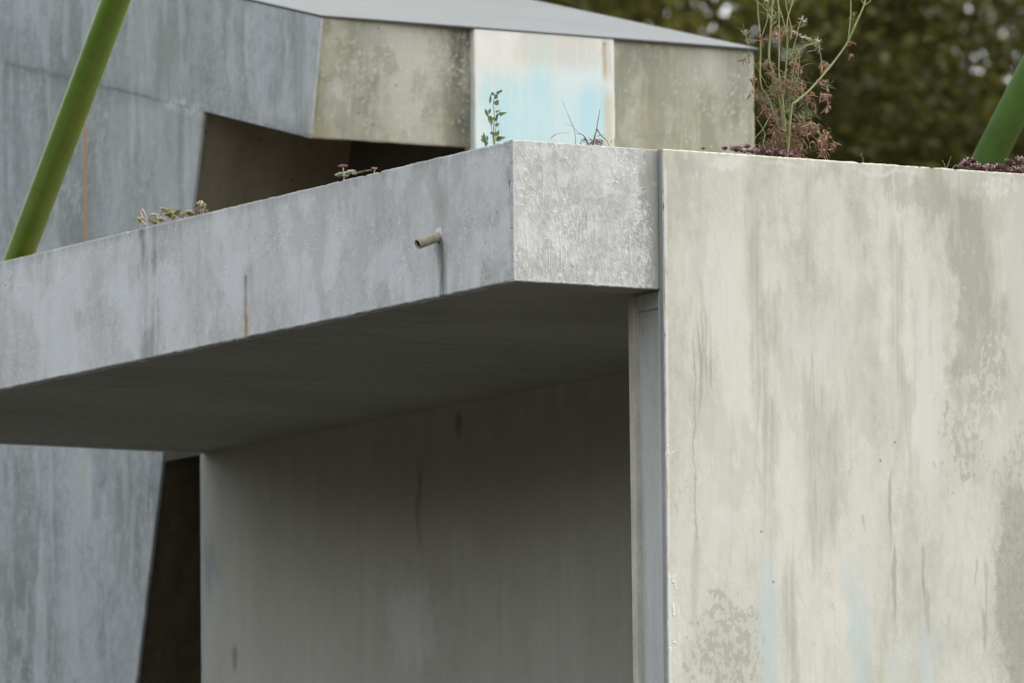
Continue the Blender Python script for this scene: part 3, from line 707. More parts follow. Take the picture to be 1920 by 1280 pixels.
# roof sheet with a small lip
v = [T(XW - .003, -.004, 0), T(PX2 + .02, -.004, 0), T(PX2 + .02, RL, 0), T(XW - .003, RL, 0)]
v += [p + (T(0, 0, -.014) - T(0, 0, 0)) for p in v]
mesh('roof', v, [(0, 1, 2, 3), (4, 5, 6, 7), (0, 1, 5, 4), (1, 2, 6, 5), (2, 3, 7, 6), (3, 0, 4, 7)], M_ROOF, pav, bevel=.004)
# leaning front panel of the overhang (it twists slightly towards the pillar)
tz = EAVE_Z - .006
tag(panel('front_panel', [(XW + .0195, G.y + .004, G.z), (PX0 - .002, FRONT_Y + .045, 8.030), (PX0 - .002, FRONT_Y + .042, tz), (XW + .0195, FRONT_Y + .004, tz)], 110, 80, M_OLIVE, pav, 1, st_olive, (0, .07, .012), .0008, .004, 6, (1, 0, 0, 0)), 'olive stained leaning panel above the dark opening')
# underside of the overhang and the wall set back below it
v = [(XW + .0195, G.y + .076, G.z + .022), (PX0 - .002, G.y + .076, G.z + .022), (PX0 - .002, J.y + .05, J.z + .01), (XW + .0195, J.y + .05, J.z + .01)]
v += [(x, y, z + .06) for x, y, z in v]
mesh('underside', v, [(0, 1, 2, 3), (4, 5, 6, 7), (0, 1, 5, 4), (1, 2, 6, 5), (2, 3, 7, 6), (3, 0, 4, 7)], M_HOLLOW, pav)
for (za, zb), mt in (((0, ZB + .0085), M_PASSAGE), ((ZB + .0087, J.z + .005), M_BROWN)):  # lower part takes the shade-darkened copy of the brown
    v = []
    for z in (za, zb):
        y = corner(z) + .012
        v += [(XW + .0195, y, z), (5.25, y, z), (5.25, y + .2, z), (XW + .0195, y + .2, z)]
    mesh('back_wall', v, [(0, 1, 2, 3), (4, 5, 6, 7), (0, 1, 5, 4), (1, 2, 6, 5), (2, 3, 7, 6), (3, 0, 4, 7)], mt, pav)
tag(panel('pillar', [(PX0, FRONT_Y, DECK), (PX1, FRONT_Y, DECK), (PX1, FRONT_Y, tz), (PX0, FRONT_Y, tz)], 120, 140, M_TURQ, pav, 1, st_turq, (0, .10, 0), .0012, .005, 7, (0, 1, 0, 1)), 'white pier with turquoise paint runs')
box('opening_side_wall', PX0 + .004, PX0 + .12, FRONT_Y + .1005, 8.05, DECK, J.z + .2, M_HOLLOW, pav, 0)  # dark base colour stands in for shade at the opening's right
box('opening_side_wall', PX2 - .12, PX2 - .004, FRONT_Y + .1245, 8.05, DECK, J.z + .2, M_OLIVE, pav, 0)
y_ = FRONT_Y + .022
tag(panel('side_panel', [(PX1 + .002, y_, DECK), (PX2, y_, DECK), (PX2, y_, tz), (PX1 + .002, y_, tz)], 120, 140, M_OLIVE, pav, 1, st_olive, (0, .10, 0), .0010, .005, 8, (0, 1, 0, 0)), 'olive grey panel right of the turquoise pier')

# ------------------------------------------------------------------ green poles
def pole(name, a, b, r, mat, label):
    d = (b - a).normalized()
    a0 = a - d * ((a.z - DECK) / d.z)                # down to the planted deck
    b0 = a + d * 5.0
    root = empty(name, a0)
    vs, fs = tube([a0, a0.lerp(b0, .5), b0], r, 48)
    sh_ = mesh('shaft', vs, fs, mat, root, True)
    vs, fs = tube([a0 + Vector((0, 0, -.0)), a0 + Vector((0, 0, .012))], r * 1.9, 32)
    mesh('base_plate', vs, fs, mat, root, False)
    vs, fs = tube([b0, b0 + d * .02], [r * 1.02, r * .8], 32); mesh('end_cap', vs, fs, mat, root, True)
    tag(root, label, 'pole', 'slanting green poles'); return root
pole('green_pole', on(0, .33, 37, 478), on(0, .12, 217, 0), .0715, M_GREEN, 'slanting glossy green steel pole rising from the canopy edge at left')
pole('green_pole', on(1, 3.2, 1849, 308), on(1, 3.0, 1975, 60), .083, M_GREEN_D, 'slanting green steel pole behind the cream wall at right')

# ------------------------------------------------------------------ plant materials and builders
def leafmat(name, cols, rough=.6, trans=.25, spec=.3, scale=25):
    """two-tone leaf with a little light passing through"""
    s = Sh(name, 2, rough, spec)
    k = s.n.new('ShaderNodeAttribute'); k.attribute_name = 'tint'
    mixf = s.m('ADD', s.mul(k.outputs['Fac'], .8), s.mul(s.noise(scale, scale, 3, .6), .2), True)
    r = s.n.new('ShaderNodeValToRGB'); r.color_ramp.elements[0].color = tuple(cols[0]) + (1,); r.color_ramp.elements[1].color = tuple(cols[-1]) + (1,)
    for i, c in enumerate(cols[1:-1]):
        e = r.color_ramp.elements.new((i + 1) / (len(cols) - 1)); e.color = tuple(c) + (1,)
    s.put(r.inputs[0], mixf)
    m = s.out(r.outputs[0])
    if trans:
        t = s.n.new('ShaderNodeBsdfTranslucent'); mx = s.n.new('ShaderNodeMixShader'); mx.inputs[0].default_value = trans
        s.nt.links.new(r.outputs[0], t.inputs[0]); s.nt.links.new(s.b.outputs[0], mx.inputs[1]); s.nt.links.new(t.outputs[0], mx.inputs[2])
        s.nt.links.new(mx.outputs[0], s.n['Material Output'].inputs[0])
    return m

def tinted(o, per_face_group=None):
    """random tint per connected leaf (every leaf was appended with a fixed vertex count)"""
    me = o.data; n = len(me.vertices); g = per_face_group or 4
    t = np.repeat(np.random.RandomState(n % 9973).rand(n // g + 1), g)[:n]
    a = me.attributes.new('tint', 'FLOAT', 'POINT'); a.data.foreach_set('value', t.astype(np.float32)); return o

M_STEM = leafmat('weed_stem_green', [(.19, .22, .085), (.32, .33, .15)], .55, 0)
M_DRY = leafmat('dried_leaf_brown', [(.11, .06, .035), (.23, .135, .085), (.36, .25, .165)], .8, .2)
M_FEATHER = leafmat('feathery_leaf_grey_green', [(.10, .12, .05), (.19, .21, .10), (.29, .30, .17)], .7, .3)
M_FLOWER = leafmat('faded_flower', [(.35, .30, .27), (.60, .57, .54)], .8, .2)
M_WEED = leafmat('weed_leaf', [(.07, .10, .045), (.13, .165, .075)], .5, .25)
M_STRAW = leafmat('dry_grass', [(.22, .18, .13), (.45, .40, .32)], .7, .1)
M_TWIG = leafmat('brown_twig', [(.10, .06, .05), (.24, .16, .12)], .8, 0)
M_SEDUM = leafmat('olive_succulent', [(.12, .13, .045), (.22, .22, .09), (.30, .26, .11)], .5, .1)
M_SEDUM_PALE = leafmat('pale_succulent', [(.13, .155, .08), (.25, .265, .16)], .5, .1)
M_PINK = leafmat('pinkish_stem', [(.33, .21, .17), (.46, .33, .28)], .6, 0)
M_ROSE = leafmat('dry_pink_flower', [(.28, .18, .16), (.42, .29, .26)], .8, 0)
M_PURPLE = leafmat('purple_succulent', [(.075, .032, .04), (.145, .066, .076), (.225, .125, .135)], .5, .1)

def fat_leaf(base, d, side, length, width, thick):
    """plump pointed leaf, 9 vertices"""
    d = d.normalized(); side = (side - d * side.dot(d)).normalized(); up = d.cross(side)
    v = [base]
    for t, w in ((.35, .8), (.7, 1.0)):
        c = base + d * length * t + up * thick * .3 * t
        v += [c + side * width * w * .5, c + up * thick * .5, c - side * width * w * .5, c - up * thick * .5]
    v.append(base + d * length)
    f = [(0, 1, 2), (0, 2, 3), (0, 3, 4), (0, 4, 1)] + [(1 + k, 1 + (k + 1) % 4, 5 + (k + 1) % 4, 5 + k) for k in range(4)] + [(9, 6, 5), (9, 7, 6), (9, 8, 7), (9, 5, 8)]
    return v, f

def rosette(c, r, n, rr, upright=.6, axis=Vector((0, 0, 1))):
    L = []; q = Vector((0, 0, 1)).rotation_difference(axis.normalized())
    for i in range(n):
        a = i * 2.39996 + rr.uniform(-.2, .2); k = i / n
        e = math.radians(12 + 70 * k * upright + 20 * upright)
        d = Vector((math.cos(a) * math.cos(e), math.sin(a) * math.cos(e), math.sin(e))); sd_ = Vector((-math.sin(a), math.cos(a), 0))
        d.rotate(q); sd_.rotate(q)
        L.append(fat_leaf(c + d * r * .08, d, sd_, r * (1.0 - .45 * k) * rr.uniform(.85, 1.1), r * .42, r * .2))
    return merge(L)

def ribbon(p, d, length, width, rr, curl=1.0, n=6, fall=.5):
    """curled ribbon, two sided, 2(n+1) vertices"""
    d = d.normalized(); side = d.cross(Vector((rr.gauss(0, 1), rr.gauss(0, 1), rr.gauss(0, 1)))).normalized()
    v, f = [], []; p = Vector(p)
    for i in range(n + 1):
        t = i / n; w = width * (math.sin(math.pi * min(1, .12 + .88 * t)) ** .7 + .05) * .5
        v += [p + side * w, p - side * w]
        if i: k = 2 * i; f.append((k - 2, k - 1, k + 1, k))
        p = p + d * (length / n)
        ax = Vector((rr.gauss(0, 1), rr.gauss(0, 1), rr.gauss(0, 1)))
        d = (d + ax * .35 * curl + Vector((0, 0, -fall * .35))).normalized()
        side = (side + ax.cross(d) * .3 * curl); side = (side - d * side.dot(d)).normalized()
    return v, f

def blade(pts, w0, w1=.0008, n=5):
    c = spline(pts, n); m = len(c)
    return tube(c, [w0 + (w1 - w0) * i / (m - 1) for i in range(m)], 5)

def flat_leaf(p, tip, width, rr, bend=.15):
    """folded pointed leaf with a midrib crease and a short stalk, 11 vertices"""
    p, tip = Vector(p), Vector(tip); d = tip - p; l = d.length; d.normalize()
    side = d.cross(-FW).normalized(); side = (side + FW * rr.uniform(-.5, .5)).normalized(); up = side.cross(d).normalized()
    v = []
    for t, w in ((0, .06), (.25, .75), (.5, 1.0), (.78, .62)):
        c = p + d * l * t + up * bend * l * math.sin(t * 2.6)
        v += [c + side * width * w * .5 + up * width * .18 * w, c, c - side * width * w * .5 + up * width * .18 * w]
    v.append(p + d * l + up * bend * l * math.sin(2.6))
    f = []
    for i in range(3): a = 3 * i; f += [(a, a + 1, a + 4, a + 3), (a + 1, a + 2, a + 5, a + 4)]
    f += [(9, 10, 12), (10, 11, 12)]
    return v, f

def part(name, vf, mat, parent, smooth=True, g=4, kind=None):
    o = mesh(name, vf[0], vf[1], mat, parent, smooth); tinted(o, g)
    if kind: o['kind'] = kind
    return o

# ------------------------------------------------------------------ tall weed on the front wall
rr = random.Random(21)
B0 = on(1, .14, 1476, 292); B0.z = DECK
tw = empty('tall_weed', B0)
tag(tw, 'tall straggly weed with green stems and withered brown leaves on top of the cream wall', 'weed')
def WP(px, py, y=.14): return on(1, y, px, py)
stems = [
    (.14, [(1478, 300), (1452, 215), (1438, 180), (1426, 155), (1426, 80), (1421, 20), (1418, -60), (1412, -150)], .0052),
    (.20, [(1474, 300), (1464, 200), (1450, 140), (1442, 108), (1445, 60), (1448, 10), (1452, -60), (1450, -180)], .0068),
    (.11, [(1478, 300), (1469, 200), (1461, 150), (1461, 70), (1460, 20), (1456, -60), (1462, -140)], .0050),
    (.24, [(1474, 300), (1468, 205), (1472, 150), (1476, 90), (1476, 40), (1487, 0), (1500, -70)], .0048),
    (.17, [(1478, 80), (1470, 45), (1458, 5), (1448, -40)], .0042),
    (.10, [(1482, 75), (1484, 55), (1478, 30), (1473, 0), (1474, -60)], .0036),
    (.08, [(1476, 300), (1484, 205), (1492, 192), (1515, 172), (1540, 145), (1570, 108), (1590, 78), (1606, 42), (1620, 10), (1630, -30), (1650, -110)], .0062),
    (.08, [(1590, 78), (1594, 40), (1595, 0), (1590, -60)], .0040),
    (.08, [(1620, 10), (1612, -8), (1606, -40)], .0032),
    (.09, [(1620, 10), (1632, 2), (1640, -20)], .0026),
    (.13, [(1478, 210), (1490, 120), (1503, 92), (1530, 80), (1540, 75)], .0030),
    (.13, [(1482, 110), (1492, 75), (1498, 50), (1505, 30)], .0030),
    (.12, [(1539, 140), (1540, 115), (1536, 90), (1535, 78)], .0030),
    (.16, [(1470, 200), (1494, 150), (1500, 100)], .0026),
    (.15, [(1428, 70), (1438, 40), (1440, 20)], .0030),
    (.15, [(1440, 25), (1428, 10), (1414, 0), (1405, -20)], .0022),
    (.15, [(1440, 165), (1405, 100), (1402, 80), (1396, 62)], .0022),
    (.18, [(1440, 190), (1425, 215), (1418, 222)], .0028),
    (.10, [(1500, 240), (1525, 232), (1535, 245), (1540, 270), (1541, 296)], .0030),
    (.11, [(1445, 215), (1432, 240), (1415, 262), (1418, 285)], .0024),
    (.11, [(1455, 300), (1432, 275), (1434, 250), (1420, 225)], .0030),
]
for y, pts, r in stems:
    P_ = spline([WP(a, b, y) for a, b in pts], 6); m = len(P_); r *= .85
    part('stem', tube(P_, [r * (1 - .35 * i / m) for i in range(m)], 7), M_STEM, tw, True, 7)
dry, green = [], []
dry_spots = [(1428, 72, 5, 8), (1455, 55, 8, 12), (1472, 60, 9, 12), (1440, 118, 9, 12), (1448, 140, 9, 14), (1490, 125, 12, 14), (1482, 165, 14, 14), (1470, 150, 8, 12), (1547, 120, 7, 9), (1537, 150, 5, 6), (1518, 180, 9, 10), (1543, 180, 8, 8), (1550, 200, 5, 6), (1416, 175, 8, 9), (1412, 150, 5, 8), (1400, 108, 5, 7), (1591, 80, 4, 6), (1596, 105, 2, 4), (1512, 178, 5, 8),
             (1450, 215, 16, 16), (1455, 250, 22, 18), (1478, 240, 20, 18), (1498, 235, 14, 14), (1470, 275, 42, 26), (1440, 278, 24, 20), (1495, 270, 26, 20), (1510, 240, 14, 12), (1525, 235, 12, 12), (1541, 262, 14, 9), (1541, 282, 14, 9), (1560, 272, 7, 9), (1550, 250, 7, 9), (1425, 282, 12, 12), (1485, 285, 26, 22), (1462, 170, 9, 14), (1435, 200, 7, 10), (1500, 165, 8, 12)]
for px, py, n_, sp in dry_spots:
    for _ in range(int(n_ * 2.6)):
        p = WP(px + rr.gauss(0, sp * .45), py + rr.gauss(0, sp * .45), .14 + rr.gauss(0, .04))
        dry.append(ribbon(p, Vector((rr.gauss(0, .7), rr.gauss(0, .7), rr.gauss(-.4, .7))), rr.uniform(.02, .06), rr.uniform(.003, .009), rr, 1.3, 6, .6))
green_spots = [(1468, 165, 20, 14), (1490, 185, 26, 16), (1455, 160, 18, 12), (1450, 172, 16, 10), (1510, 215, 18, 14), (1500, 225, 14, 12), (1470, 225, 18, 16), (1446, 195, 12, 10), (1490, 150, 18, 14), (1480, 110, 10, 10), (1533, 95, 7, 8), (1530, 78, 8, 7), (1502, 45, 8, 8), (1396, 62, 8, 6), (1403, 78, 5, 6), (1550, 165, 7, 8), (1548, 160, 5, 8), (1490, 100, 8, 10), (1445, 20, 14, 10), (1452, 35, 10, 9), (1598, 32, 5, 6), (1460, 260, 14, 16), (1475, 205, 18, 16), (1435, 270, 5, 8), (1505, 85, 7, 8), (1525, 215, 8, 9)]
for px, py, n_, sp in green_spots:
    for _ in range(int(n_ * 2.3)):
        p = WP(px + rr.gauss(0, sp * .5), py + rr.gauss(0, sp * .5), .14 + rr.gauss(0, .035))
        green.append(ribbon(p, Vector((rr.gauss(0, .7), rr.gauss(0, .5), rr.gauss(.35, .5))), rr.uniform(.018, .05), rr.uniform(.0018, .0042), rr, .5, 6, .1))
for _ in range(150):
    x = 1475 + rr.gauss(0, 26); y = rr.uniform(120, 285); P_ = [WP(x + rr.gauss(0, 6), y, .14 + rr.gauss(0, .04))]
    for k in range(4): P_.append(P_[-1] + Vector((rr.gauss(0, .02), rr.gauss(0, .015), rr.gauss(-.012, .02))))
    dry.append(tube(spline(P_, 3)[:13], .0012, 7, False)) if False else green.append(ribbon(P_[0], P_[1] - P_[0], rr.uniform(.05, .11), .0024, rr, .5, 6, .2)) if rr.random() < .5 else dry.append(ribbon(P_[0], P_[1] - P_[0], rr.uniform(.05, .11), .0024, rr, .6, 6, .5))
part('dried_leaves', merge(dry), M_DRY, tw, True, 14, 'stuff')
part('feathery_leaves', merge(green), M_FEATHER, tw, True, 14, 'stuff')
for px, py in ((1509, 40), (1502, 36), (1498, 66), (1517, 74), (1490, 62), (1507, 70), (1532, 76), (1396, 60), (1438, 2)):
    c = WP(px, py, .12); fl = []
    for k in range(13):
        a = rr.uniform(0, 6.28); e = rr.uniform(-.6, 1.0)
        fl.append(ribbon(c, Vector((math.cos(a) * math.cos(e), math.sin(a) * math.cos(e), math.sin(e))), rr.uniform(.012, .022), .0028, rr, .25, 6, .1))
    part('flower_head', merge(fl), M_FLOWER, tw, True, 14)

# ------------------------------------------------------------------ small weed at the canopy corner
rr = random.Random(5)
sw_b = on(0, .05, 927, 272); sw_b.z = DECK
sw = empty('leafy_weed', sw_b); tag(sw, 'small upright leafy green weed in front of the white turquoise pier', 'weed')
def SP(px, py, x=.05): return on(0, x, px, py)
part('stem', blade([sw_b, SP(926, 245), SP(927, 215), SP(925, 195), SP(929, 178), SP(936, 172)], .0032, .0012, 6), M_STEM, sw, True, 5)
part('stem', blade([sw_b, SP(922, 240), SP(916, 222), SP(918, 205)], .0026, .0010, 6), M_STEM, sw, True, 5)
part('stem', blade([sw_b, SP(930, 240), SP(933, 220), SP(938, 206)], .0022, .0008, 6), M_STEM, sw, True, 5)
for (a, b), (c_, d_), w in [((928, 197), (935, 186), 9), ((935, 214), (953, 210), 7), ((922, 236), (915, 218), 9), ((915, 220), (910, 205), 5), ((918, 195), (920, 177), 4), ((928, 180), (922, 174), 6), ((932, 176), (939, 171), 6), ((937, 173), (943, 168), 5), ((929, 237), (938, 231), 6), ((929, 255), (936, 243), 7), ((926, 254), (931, 248), 9), ((930, 264), (952, 257), 9), ((932, 262), (944, 256), 8), ((915, 270), (903, 262), 8), ((913, 268), (907, 248), 3.5), ((911, 262), (903, 256), 5), ((914, 266), (912, 254), 4), ((924, 225), (927, 219), 6), ((928, 228), (931, 216), 5), ((929, 210), (938, 206), 4), ((917, 214), (920, 203), 5), ((926, 250), (920, 249), 5), ((916, 268), (909, 270), 9), ((928, 186), (933, 176), 6), ((917, 226), (921, 216), 6), ((931, 222), (934, 212), 4)]:
    x = .05 + rr.uniform(-.015, .015)
    part('leaf', flat_leaf(SP(a, b, x), SP(c_, d_, x), w * .0028, rr), M_WEED, sw, True, 13)

# ------------------------------------------------------------------ dry grass tuft beside it
rr = random.Random(8)
dg_b = on(1, .05, 1110, 272); dg_b.z = DECK
dg = empty('dry_grass_tuft', dg_b); tag(dg, 'withered tuft of grass and twigs above the chalky corner fascia', 'grass tuft')
def GP(px, py, y=.05): return on(1, y, px, py)
for pts, w, mt in [([(1027, 268), (1033, 259), (1046, 251), (1070, 249)], .0026, M_STRAW), ([(1079, 272), (1079, 258), (1075, 238), (1067, 220), (1055, 189)], .0024, M_STRAW), ([(1104, 272), (1098, 258), (1084, 248), (1072, 237), (1060, 231)], .0022, M_STRAW), ([(1102, 272), (1094, 254), (1080, 251)], .0028, M_TWIG), ([(1112, 272), (1117, 250), (1119, 240), (1122, 222), (1125, 205)], .0034, M_TWIG), ([(1119, 242), (1128, 256), (1136, 262), (1143, 274)], .0032, M_TWIG), ([(1119, 243), (1114, 258), (1111, 274)], .0030, M_TWIG), ([(1120, 256), (1130, 253), (1135, 262)], .0018, M_TWIG), ([(1088, 272), (1092, 262), (1100, 264), (1104, 272)], .0022, M_TWIG), ([(1106, 272), (1116, 262), (1124, 266), (1130, 272)], .0026, M_TWIG)]:
    part('grass_blade' if mt is M_STRAW else 'twig', blade([GP(a, b, .05 + rr.uniform(-.01, .02)) for a, b in pts], w, w * .35, 6), mt, dg, True, 5)
bits = []
for _ in range(70):
    bits.append(ribbon(GP(1118 + rr.gauss(0, 11), 268 + rr.gauss(0, 4), .05 + rr.gauss(0, .02)), Vector((rr.gauss(0, 1), rr.gauss(0, 1), rr.gauss(.2, .6))), rr.uniform(.012, .04), rr.uniform(.002, .005), rr, 1.0, 6, .3))
part('dead_leaves', merge(bits), M_TWIG, dg, True, 14, 'stuff')

# ------------------------------------------------------------------ olive succulents on the long edge
rr = random.Random(12)
def LP_(px, py, x=.045): return on(0, x, px, py)
def succulent_root(name, px, py, label, group='succulents along the canopy edge'):
    b = on(0, .045, px, py); b.z = DECK; o = empty(name, b); tag(o, label, 'succulent', group); return o
s1 = succulent_root('olive_succulent', 320, 415, 'sprawling olive succulent with looping pink stems at the left of the canopy edge')
for px, py, r in ((324, 399, 9), (318, 396, 8), (330, 401, 8), (335, 398, 8), (312, 402, 7), (322, 408, 8), (289, 403, 6), (305, 392, 5), (300, 413, 7), (288, 418, 7), (285, 414, 6), (263, 411, 7), (260, 412, 5), (352, 401, 7), (356, 398, 6), (345, 404, 6), (360, 402, 5), (376, 384, 8), (380, 387, 5), (383, 396, 6), (370, 395, 5), (295, 409, 5), (340, 404, 6)):
    ax = Vector((rr.gauss(-.3, .35), rr.gauss(-.4, .35), 1)); sx = .045 + rr.uniform(-.02, .025)
    part('rosette', rosette(LP_(px, py + 3, sx), r * .0040, 26, rr, .7, ax), M_SEDUM, s1, False, 10)
    p = LP_(px, py + 3, sx); part('stem', blade([Vector((p.x + .01, p.y + rr.uniform(-.02, .02), DECK)), p.lerp(Vector((p.x, p.y, DECK)), .4), p], .0022, .0018, 4), M_PINK, s1, True, 5)
for pts in ([(263, 412), (272, 420), (280, 430)], [(270, 412), (263, 397), (265, 391), (272, 402), (276, 425)], [(280, 405), (290, 403), (302, 407), (313, 416)], [(279, 418), (280, 408), (288, 404)], [(300, 405), (305, 394)], [(360, 400), (370, 390), (376, 385)], [(372, 396), (384, 390)]):
    part('stem', blade([LP_(a, b, .03) for a, b in pts], .0030, .0024, 6), M_PINK, s1, True, 5)
s2 = succulent_root('flowering_succulent', 650, 335, 'pale succulent with one tall dried pink flower head on the canopy edge')
for px, py, r in ((635, 328, 8), (639, 325, 7), (652, 325, 9), (659, 322, 9), (665, 324, 6), (648, 329, 6)):
    part('rosette', rosette(LP_(px, py + 4), r * .0031, 28, rr, .6, Vector((-.2, -.3, 1))), M_SEDUM_PALE, s2, False, 10)
part('stem', blade([LP_(645, 340), LP_(645, 328), LP_(643, 314)], .0036, .0030, 5), M_PINK, s2, True, 5)
def umbel(c, r, o):
    L = [rosette(c + Vector((rr.uniform(-1, 1) * r * .7, rr.uniform(-1, 1) * r * .7, rr.uniform(-.1, .25) * r)), r * .45, 9, rr, .9) for _ in range(16)]
    part('flower_head', merge(L), M_ROSE, o, False, 10)
umbel(LP_(643, 313), .021, s2)
s3 = succulent_root('budding_succulent', 700, 322, 'low succulent with a short pink flower head nearest the dark opening')
for px, py, r in ((685, 320, 4), (677, 322, 4), (672, 323, 4), (693, 319, 4)):
    part('rosette', rosette(LP_(px, py + 2), r * .0031, 14, rr, .6), M_SEDUM_PALE, s3, False, 10)
part('stem', blade([LP_(702, 330), LP_(702, 322), LP_(703, 316)], .0034, .0030, 5), M_PINK, s3, True, 5)
umbel(LP_(703, 317), .017, s3)

# ------------------------------------------------------------------ purple succulents on the front wall
rr = random.Random(17)
def purple(name, px, spots, label):
    b = on(1, .05, px, 300); b.z = DECK; o = empty(name, b); tag(o, label, 'succulent', 'purple succulents on the wall top')
    for x, y, r in spots:
        yy = .03 + rr.uniform(-.02, .05)
        part('rosette', rosette(on(1, yy, x, y + 2), r * .0043, 20, rr, .8, Vector((rr.gauss(0, .3), rr.gauss(-.35, .25), 1))), M_PURPLE, o, False, 10)
    return o
purple('purple_succulent', 1870, [(1802 + i * 6.1 + rr.uniform(-3, 3), 318 + i * .33 + rr.uniform(-6, 3) - (5 if i in (1, 2, 3) else 0), rr.uniform(6, 10)) for i in range(34)] + [(1818, 304, 9), (1810, 308, 8), (1824, 306, 8), (1892, 306, 8), (1912, 304, 9), (1925, 306, 9)],
       'mat of purple succulent leaves at the foot of the right green pole')
purple('purple_succulent', 1395, [(1372 + i * 5.2 + rr.uniform(-3, 3), 284 + i * .35 + rr.uniform(-4, 2), rr.uniform(4, 7)) for i in range(24)] + [(1318, 279, 4), (1357, 280, 5), (1360, 277, 4), (1384, 280, 7), (1400, 277, 7)],
       'low purple succulent mat around the base of the tall weed')
h1 = on(1, 0.0, 1617, 298); h1.z = DECK
hb = empty('dry_tendril', h1); tag(hb, 'tiny curled dry tendril on the wall edge between weed and right pole', 'tendril')
part('curl', blade([h1, on(1, 0, 1618, 297), on(1, -.01, 1613, 292), on(1, -.01, 1617, 288)], .0022, .0014, 5), M_TWIG, hb, True, 5)
h2 = on(1, .05, 1775, 318); h2.z = DECK
hg = empty('grass_sprig', h2); tag(hg, 'thin sprig of pale grass just left of the right green pole', 'grass tuft')
for pts in ([(1773, 318), (1771, 308), (1766, 300)], [(1774, 318), (1779, 305), (1783, 294)], [(1785, 318), (1789, 312), (1793, 309)]):
    part('grass_blade', blade([on(1, .05, a, b) for a, b in pts], .0018, .0008, 5), M_STRAW, hg, True, 5)

# ------------------------------------------------------------------ background trees
M_BARK = plain('tree_bark', (.07, .055, .04), .95, .1, .4, 6)
M_LEAF = leafmat('tree_leaf', [(.016, .016, .005), (.056, .056, .011), (.135, .135, .028), (.24, .20, .045)], .65, .3, .15, 2)
FH = Vector((FW.x, FW.y, 0)).normalized(); RH = Vector((RT.x, RT.y, 0)).normalized()
def ground_at(depth, lat): p = CAM + FH * depth + RH * lat; return Vector((p.x, p.y, 0))
def tree_meshes(seed, H, rad, nclump, per):
    r = np.random.RandomState(seed); q = random.Random(seed)
    cz, hz = H * .62, H * .40
    cl = []
    while len(cl) < nclump:
        d = r.randn(3); d /= np.linalg.norm(d); k = r.rand() ** .45
        lump = 1 + .22 * math.sin(3 * math.atan2(d[1], d[0]) + seed) + .12 * math.sin(5 * d[2] + seed)
        cl.append(np.array([d[0] * rad * k * lump, d[1] * rad * k * lump, cz + d[2] * hz * k]))
    cl = np.array(cl)
    cen = np.repeat(cl, per, 0); n = len(cen)
    pos = cen + r.randn(n, 3) * np.array([.42, .42, .30])
    a = r.randn(n, 3); a[:, 2] *= .6; a /= np.linalg.norm(a, axis=1)[:, None]
    b = np.cross(a, r.randn(n, 3)); b /= np.linalg.norm(b, axis=1)[:, None]
    L = r.uniform(.13, .24, n)[:, None]; W = L * .52; c = np.cross(a, b)
    quad = np.stack([pos - a * L * .5, pos + b * W * .5 + c * .1 * W, pos + a * L * .5, pos - b * W * .5 + c * .1 * W], 1).reshape(-1, 3)
    tint = np.clip(np.repeat(r.beta(2, 3, nclump), per) + r.uniform(-.22, .22, n), 0, 1)
    crown = bpy.data.meshes.new('crown'); crown.vertices.add(4 * n); crown.vertices.foreach_set('co', quad.ravel())
    crown.loops.add(4 * n); crown.loops.foreach_set('vertex_index', np.arange(4 * n, dtype=np.int32))
    crown.polygons.add(n); crown.polygons.foreach_set('loop_start', np.arange(0, 4 * n, 4, dtype=np.int32)); crown.update(calc_edges=True)
    crown.attributes.new('tint', 'FLOAT', 'POINT').data.foreach_set('value', np.repeat(tint, 4).astype(np.float32)); crown.materials.append(M_LEAF)
    trunk = bpy.data.meshes.new('trunk'); th_ = H * .86
    tp = [Vector((math.sin(t * 3 + seed) * .12 * t, math.cos(t * 2.3 + seed) * .12 * t, t * th_)) for t in [i / 9 for i in range(10)]]
    v, f = tube(tp, [.30 * (1 - .88 * i / 9) + (.10 if i == 0 else 0) for i in range(10)], 10); trunk.from_pydata(v, [], f); trunk.materials.append(M_BARK)
    limbs = []
    for k in range(16):
        s_ = tp[2 + k % 7]; e = Vector(cl[(k * 37) % nclump]); e.z = max(e.z, s_.z + .6)
        v, f = tube(spline([s_, s_.lerp(e, .5) + Vector((0, 0, .35)), e], 4), [.10, .09, .08, .07, .06, .05, .04, .03, .02], 6)
        m_ = bpy.data.meshes.new('limb'); m_.from_pydata(v, [], f); m_.materials.append(M_BARK); limbs.append(m_)
    return trunk, limbs, crown
kinds = [tree_meshes(3, 20.5, 4.6, 430, 140), tree_meshes(8, 21.5, 5.0, 450, 140)]
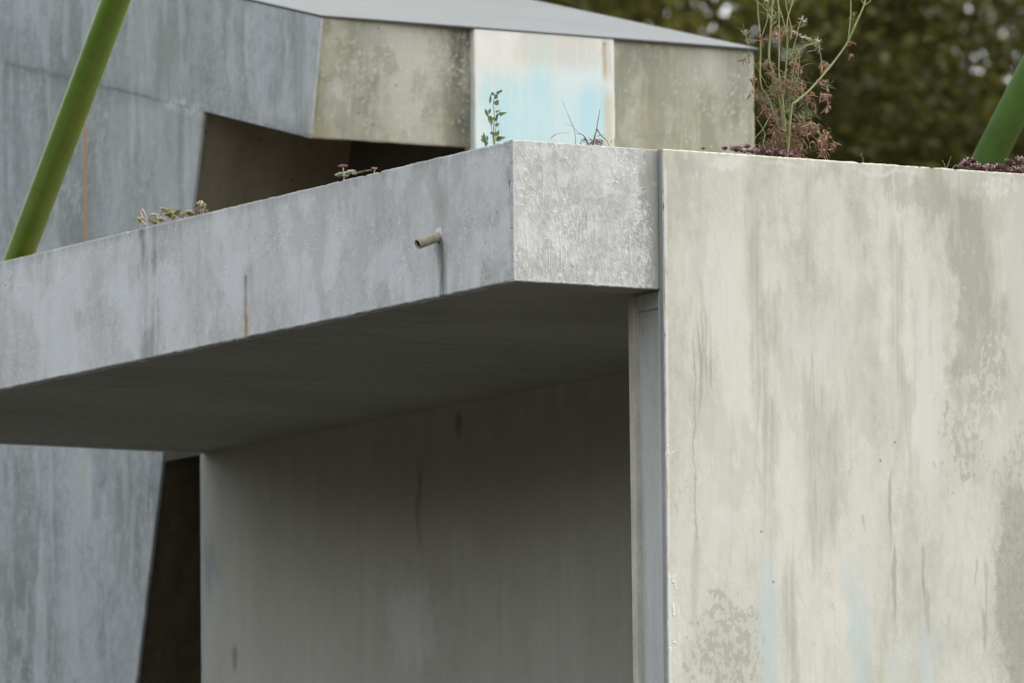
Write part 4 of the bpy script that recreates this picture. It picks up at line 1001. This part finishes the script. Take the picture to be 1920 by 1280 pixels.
for i, (dep, lat, rot, sc) in enumerate([(96, -5.5, .3, 1.0), (97, 3.4, 1.7, 1.0), (95, 11.5, 4.0, 1.02), (106, -1.2, 2.2, 1.05), (107, 7.4, 5.1, 1.02), (108, 15.5, 3.3, 1.0), (106, -10.0, .9, 1.0), (96, -14.0, 2.9, .98), (116, 3.0, 4.4, 1.05), (117, 11.5, .2, 1.05), (116, -6, 1.2, 1.05), (113, 7.0, 2.0, 1.02)]):
    tr = empty('broadleaf_tree', ground_at(dep, lat)); tr.rotation_euler.z = rot; tr.scale = (sc,) * 3
    tag(tr, 'dark olive leafy tree out of focus in the wood behind the building', 'tree', 'trees of the wood behind')
    trunk, limbs, crown = kinds[i % 2]
    for nm, me in [('trunk', trunk)] + [('limb', m_) for m_ in limbs] + [('crown', crown)]:
        o = bpy.data.objects.new(nm, me); col.objects.link(o); o.parent = tr

# unseen wood added round the left, beyond the frame, to block low horizon light
wv, wt = [], []; r = np.random.RandomState(5)
for k in range(26):
    an = math.pi * (.62 + .80 * k / 25); c = np.array([math.cos(an) * 62 + r.uniform(-6, 6) - 5, math.sin(an) * 62 + r.uniform(-6, 6), 0])
    n = 2600; d = r.randn(n, 3); d /= np.linalg.norm(d, axis=1)[:, None]; d *= (r.rand(n) ** .4)[:, None]
    hh = r.uniform(16, 20); pos = c + d * np.array([5.5, 5.5, hh * .47]) + np.array([0, 0, hh * .5])
    a = r.randn(n, 3); a /= np.linalg.norm(a, axis=1)[:, None]; b = np.cross(a, r.randn(n, 3)); b /= np.linalg.norm(b, axis=1)[:, None]
    L = r.uniform(.5, .9, n)[:, None]; wv.append(np.stack([pos - a * L * .5, pos + b * L * .3, pos + a * L * .5, pos - b * L * .3], 1).reshape(-1, 3)); wt.append(np.repeat(r.rand(n), 4))
wv = np.vstack(wv); n = len(wv) // 4
me = bpy.data.meshes.new('light_blocking_woodland'); me.vertices.add(4 * n); me.vertices.foreach_set('co', wv.ravel())
me.loops.add(4 * n); me.loops.foreach_set('vertex_index', np.arange(4 * n, dtype=np.int32)); me.polygons.add(n); me.polygons.foreach_set('loop_start', np.arange(0, 4 * n, 4, dtype=np.int32)); me.update(calc_edges=True)
me.attributes.new('tint', 'FLOAT', 'POINT').data.foreach_set('value', np.concatenate(wt).astype(np.float32)); me.materials.append(M_LEAF)
o = bpy.data.objects.new('light_blocking_woodland', me); col.objects.link(o); tag(o, 'unseen leafy wood added at the left to block low light', 'light_blocking_woodland', None, 'stuff')
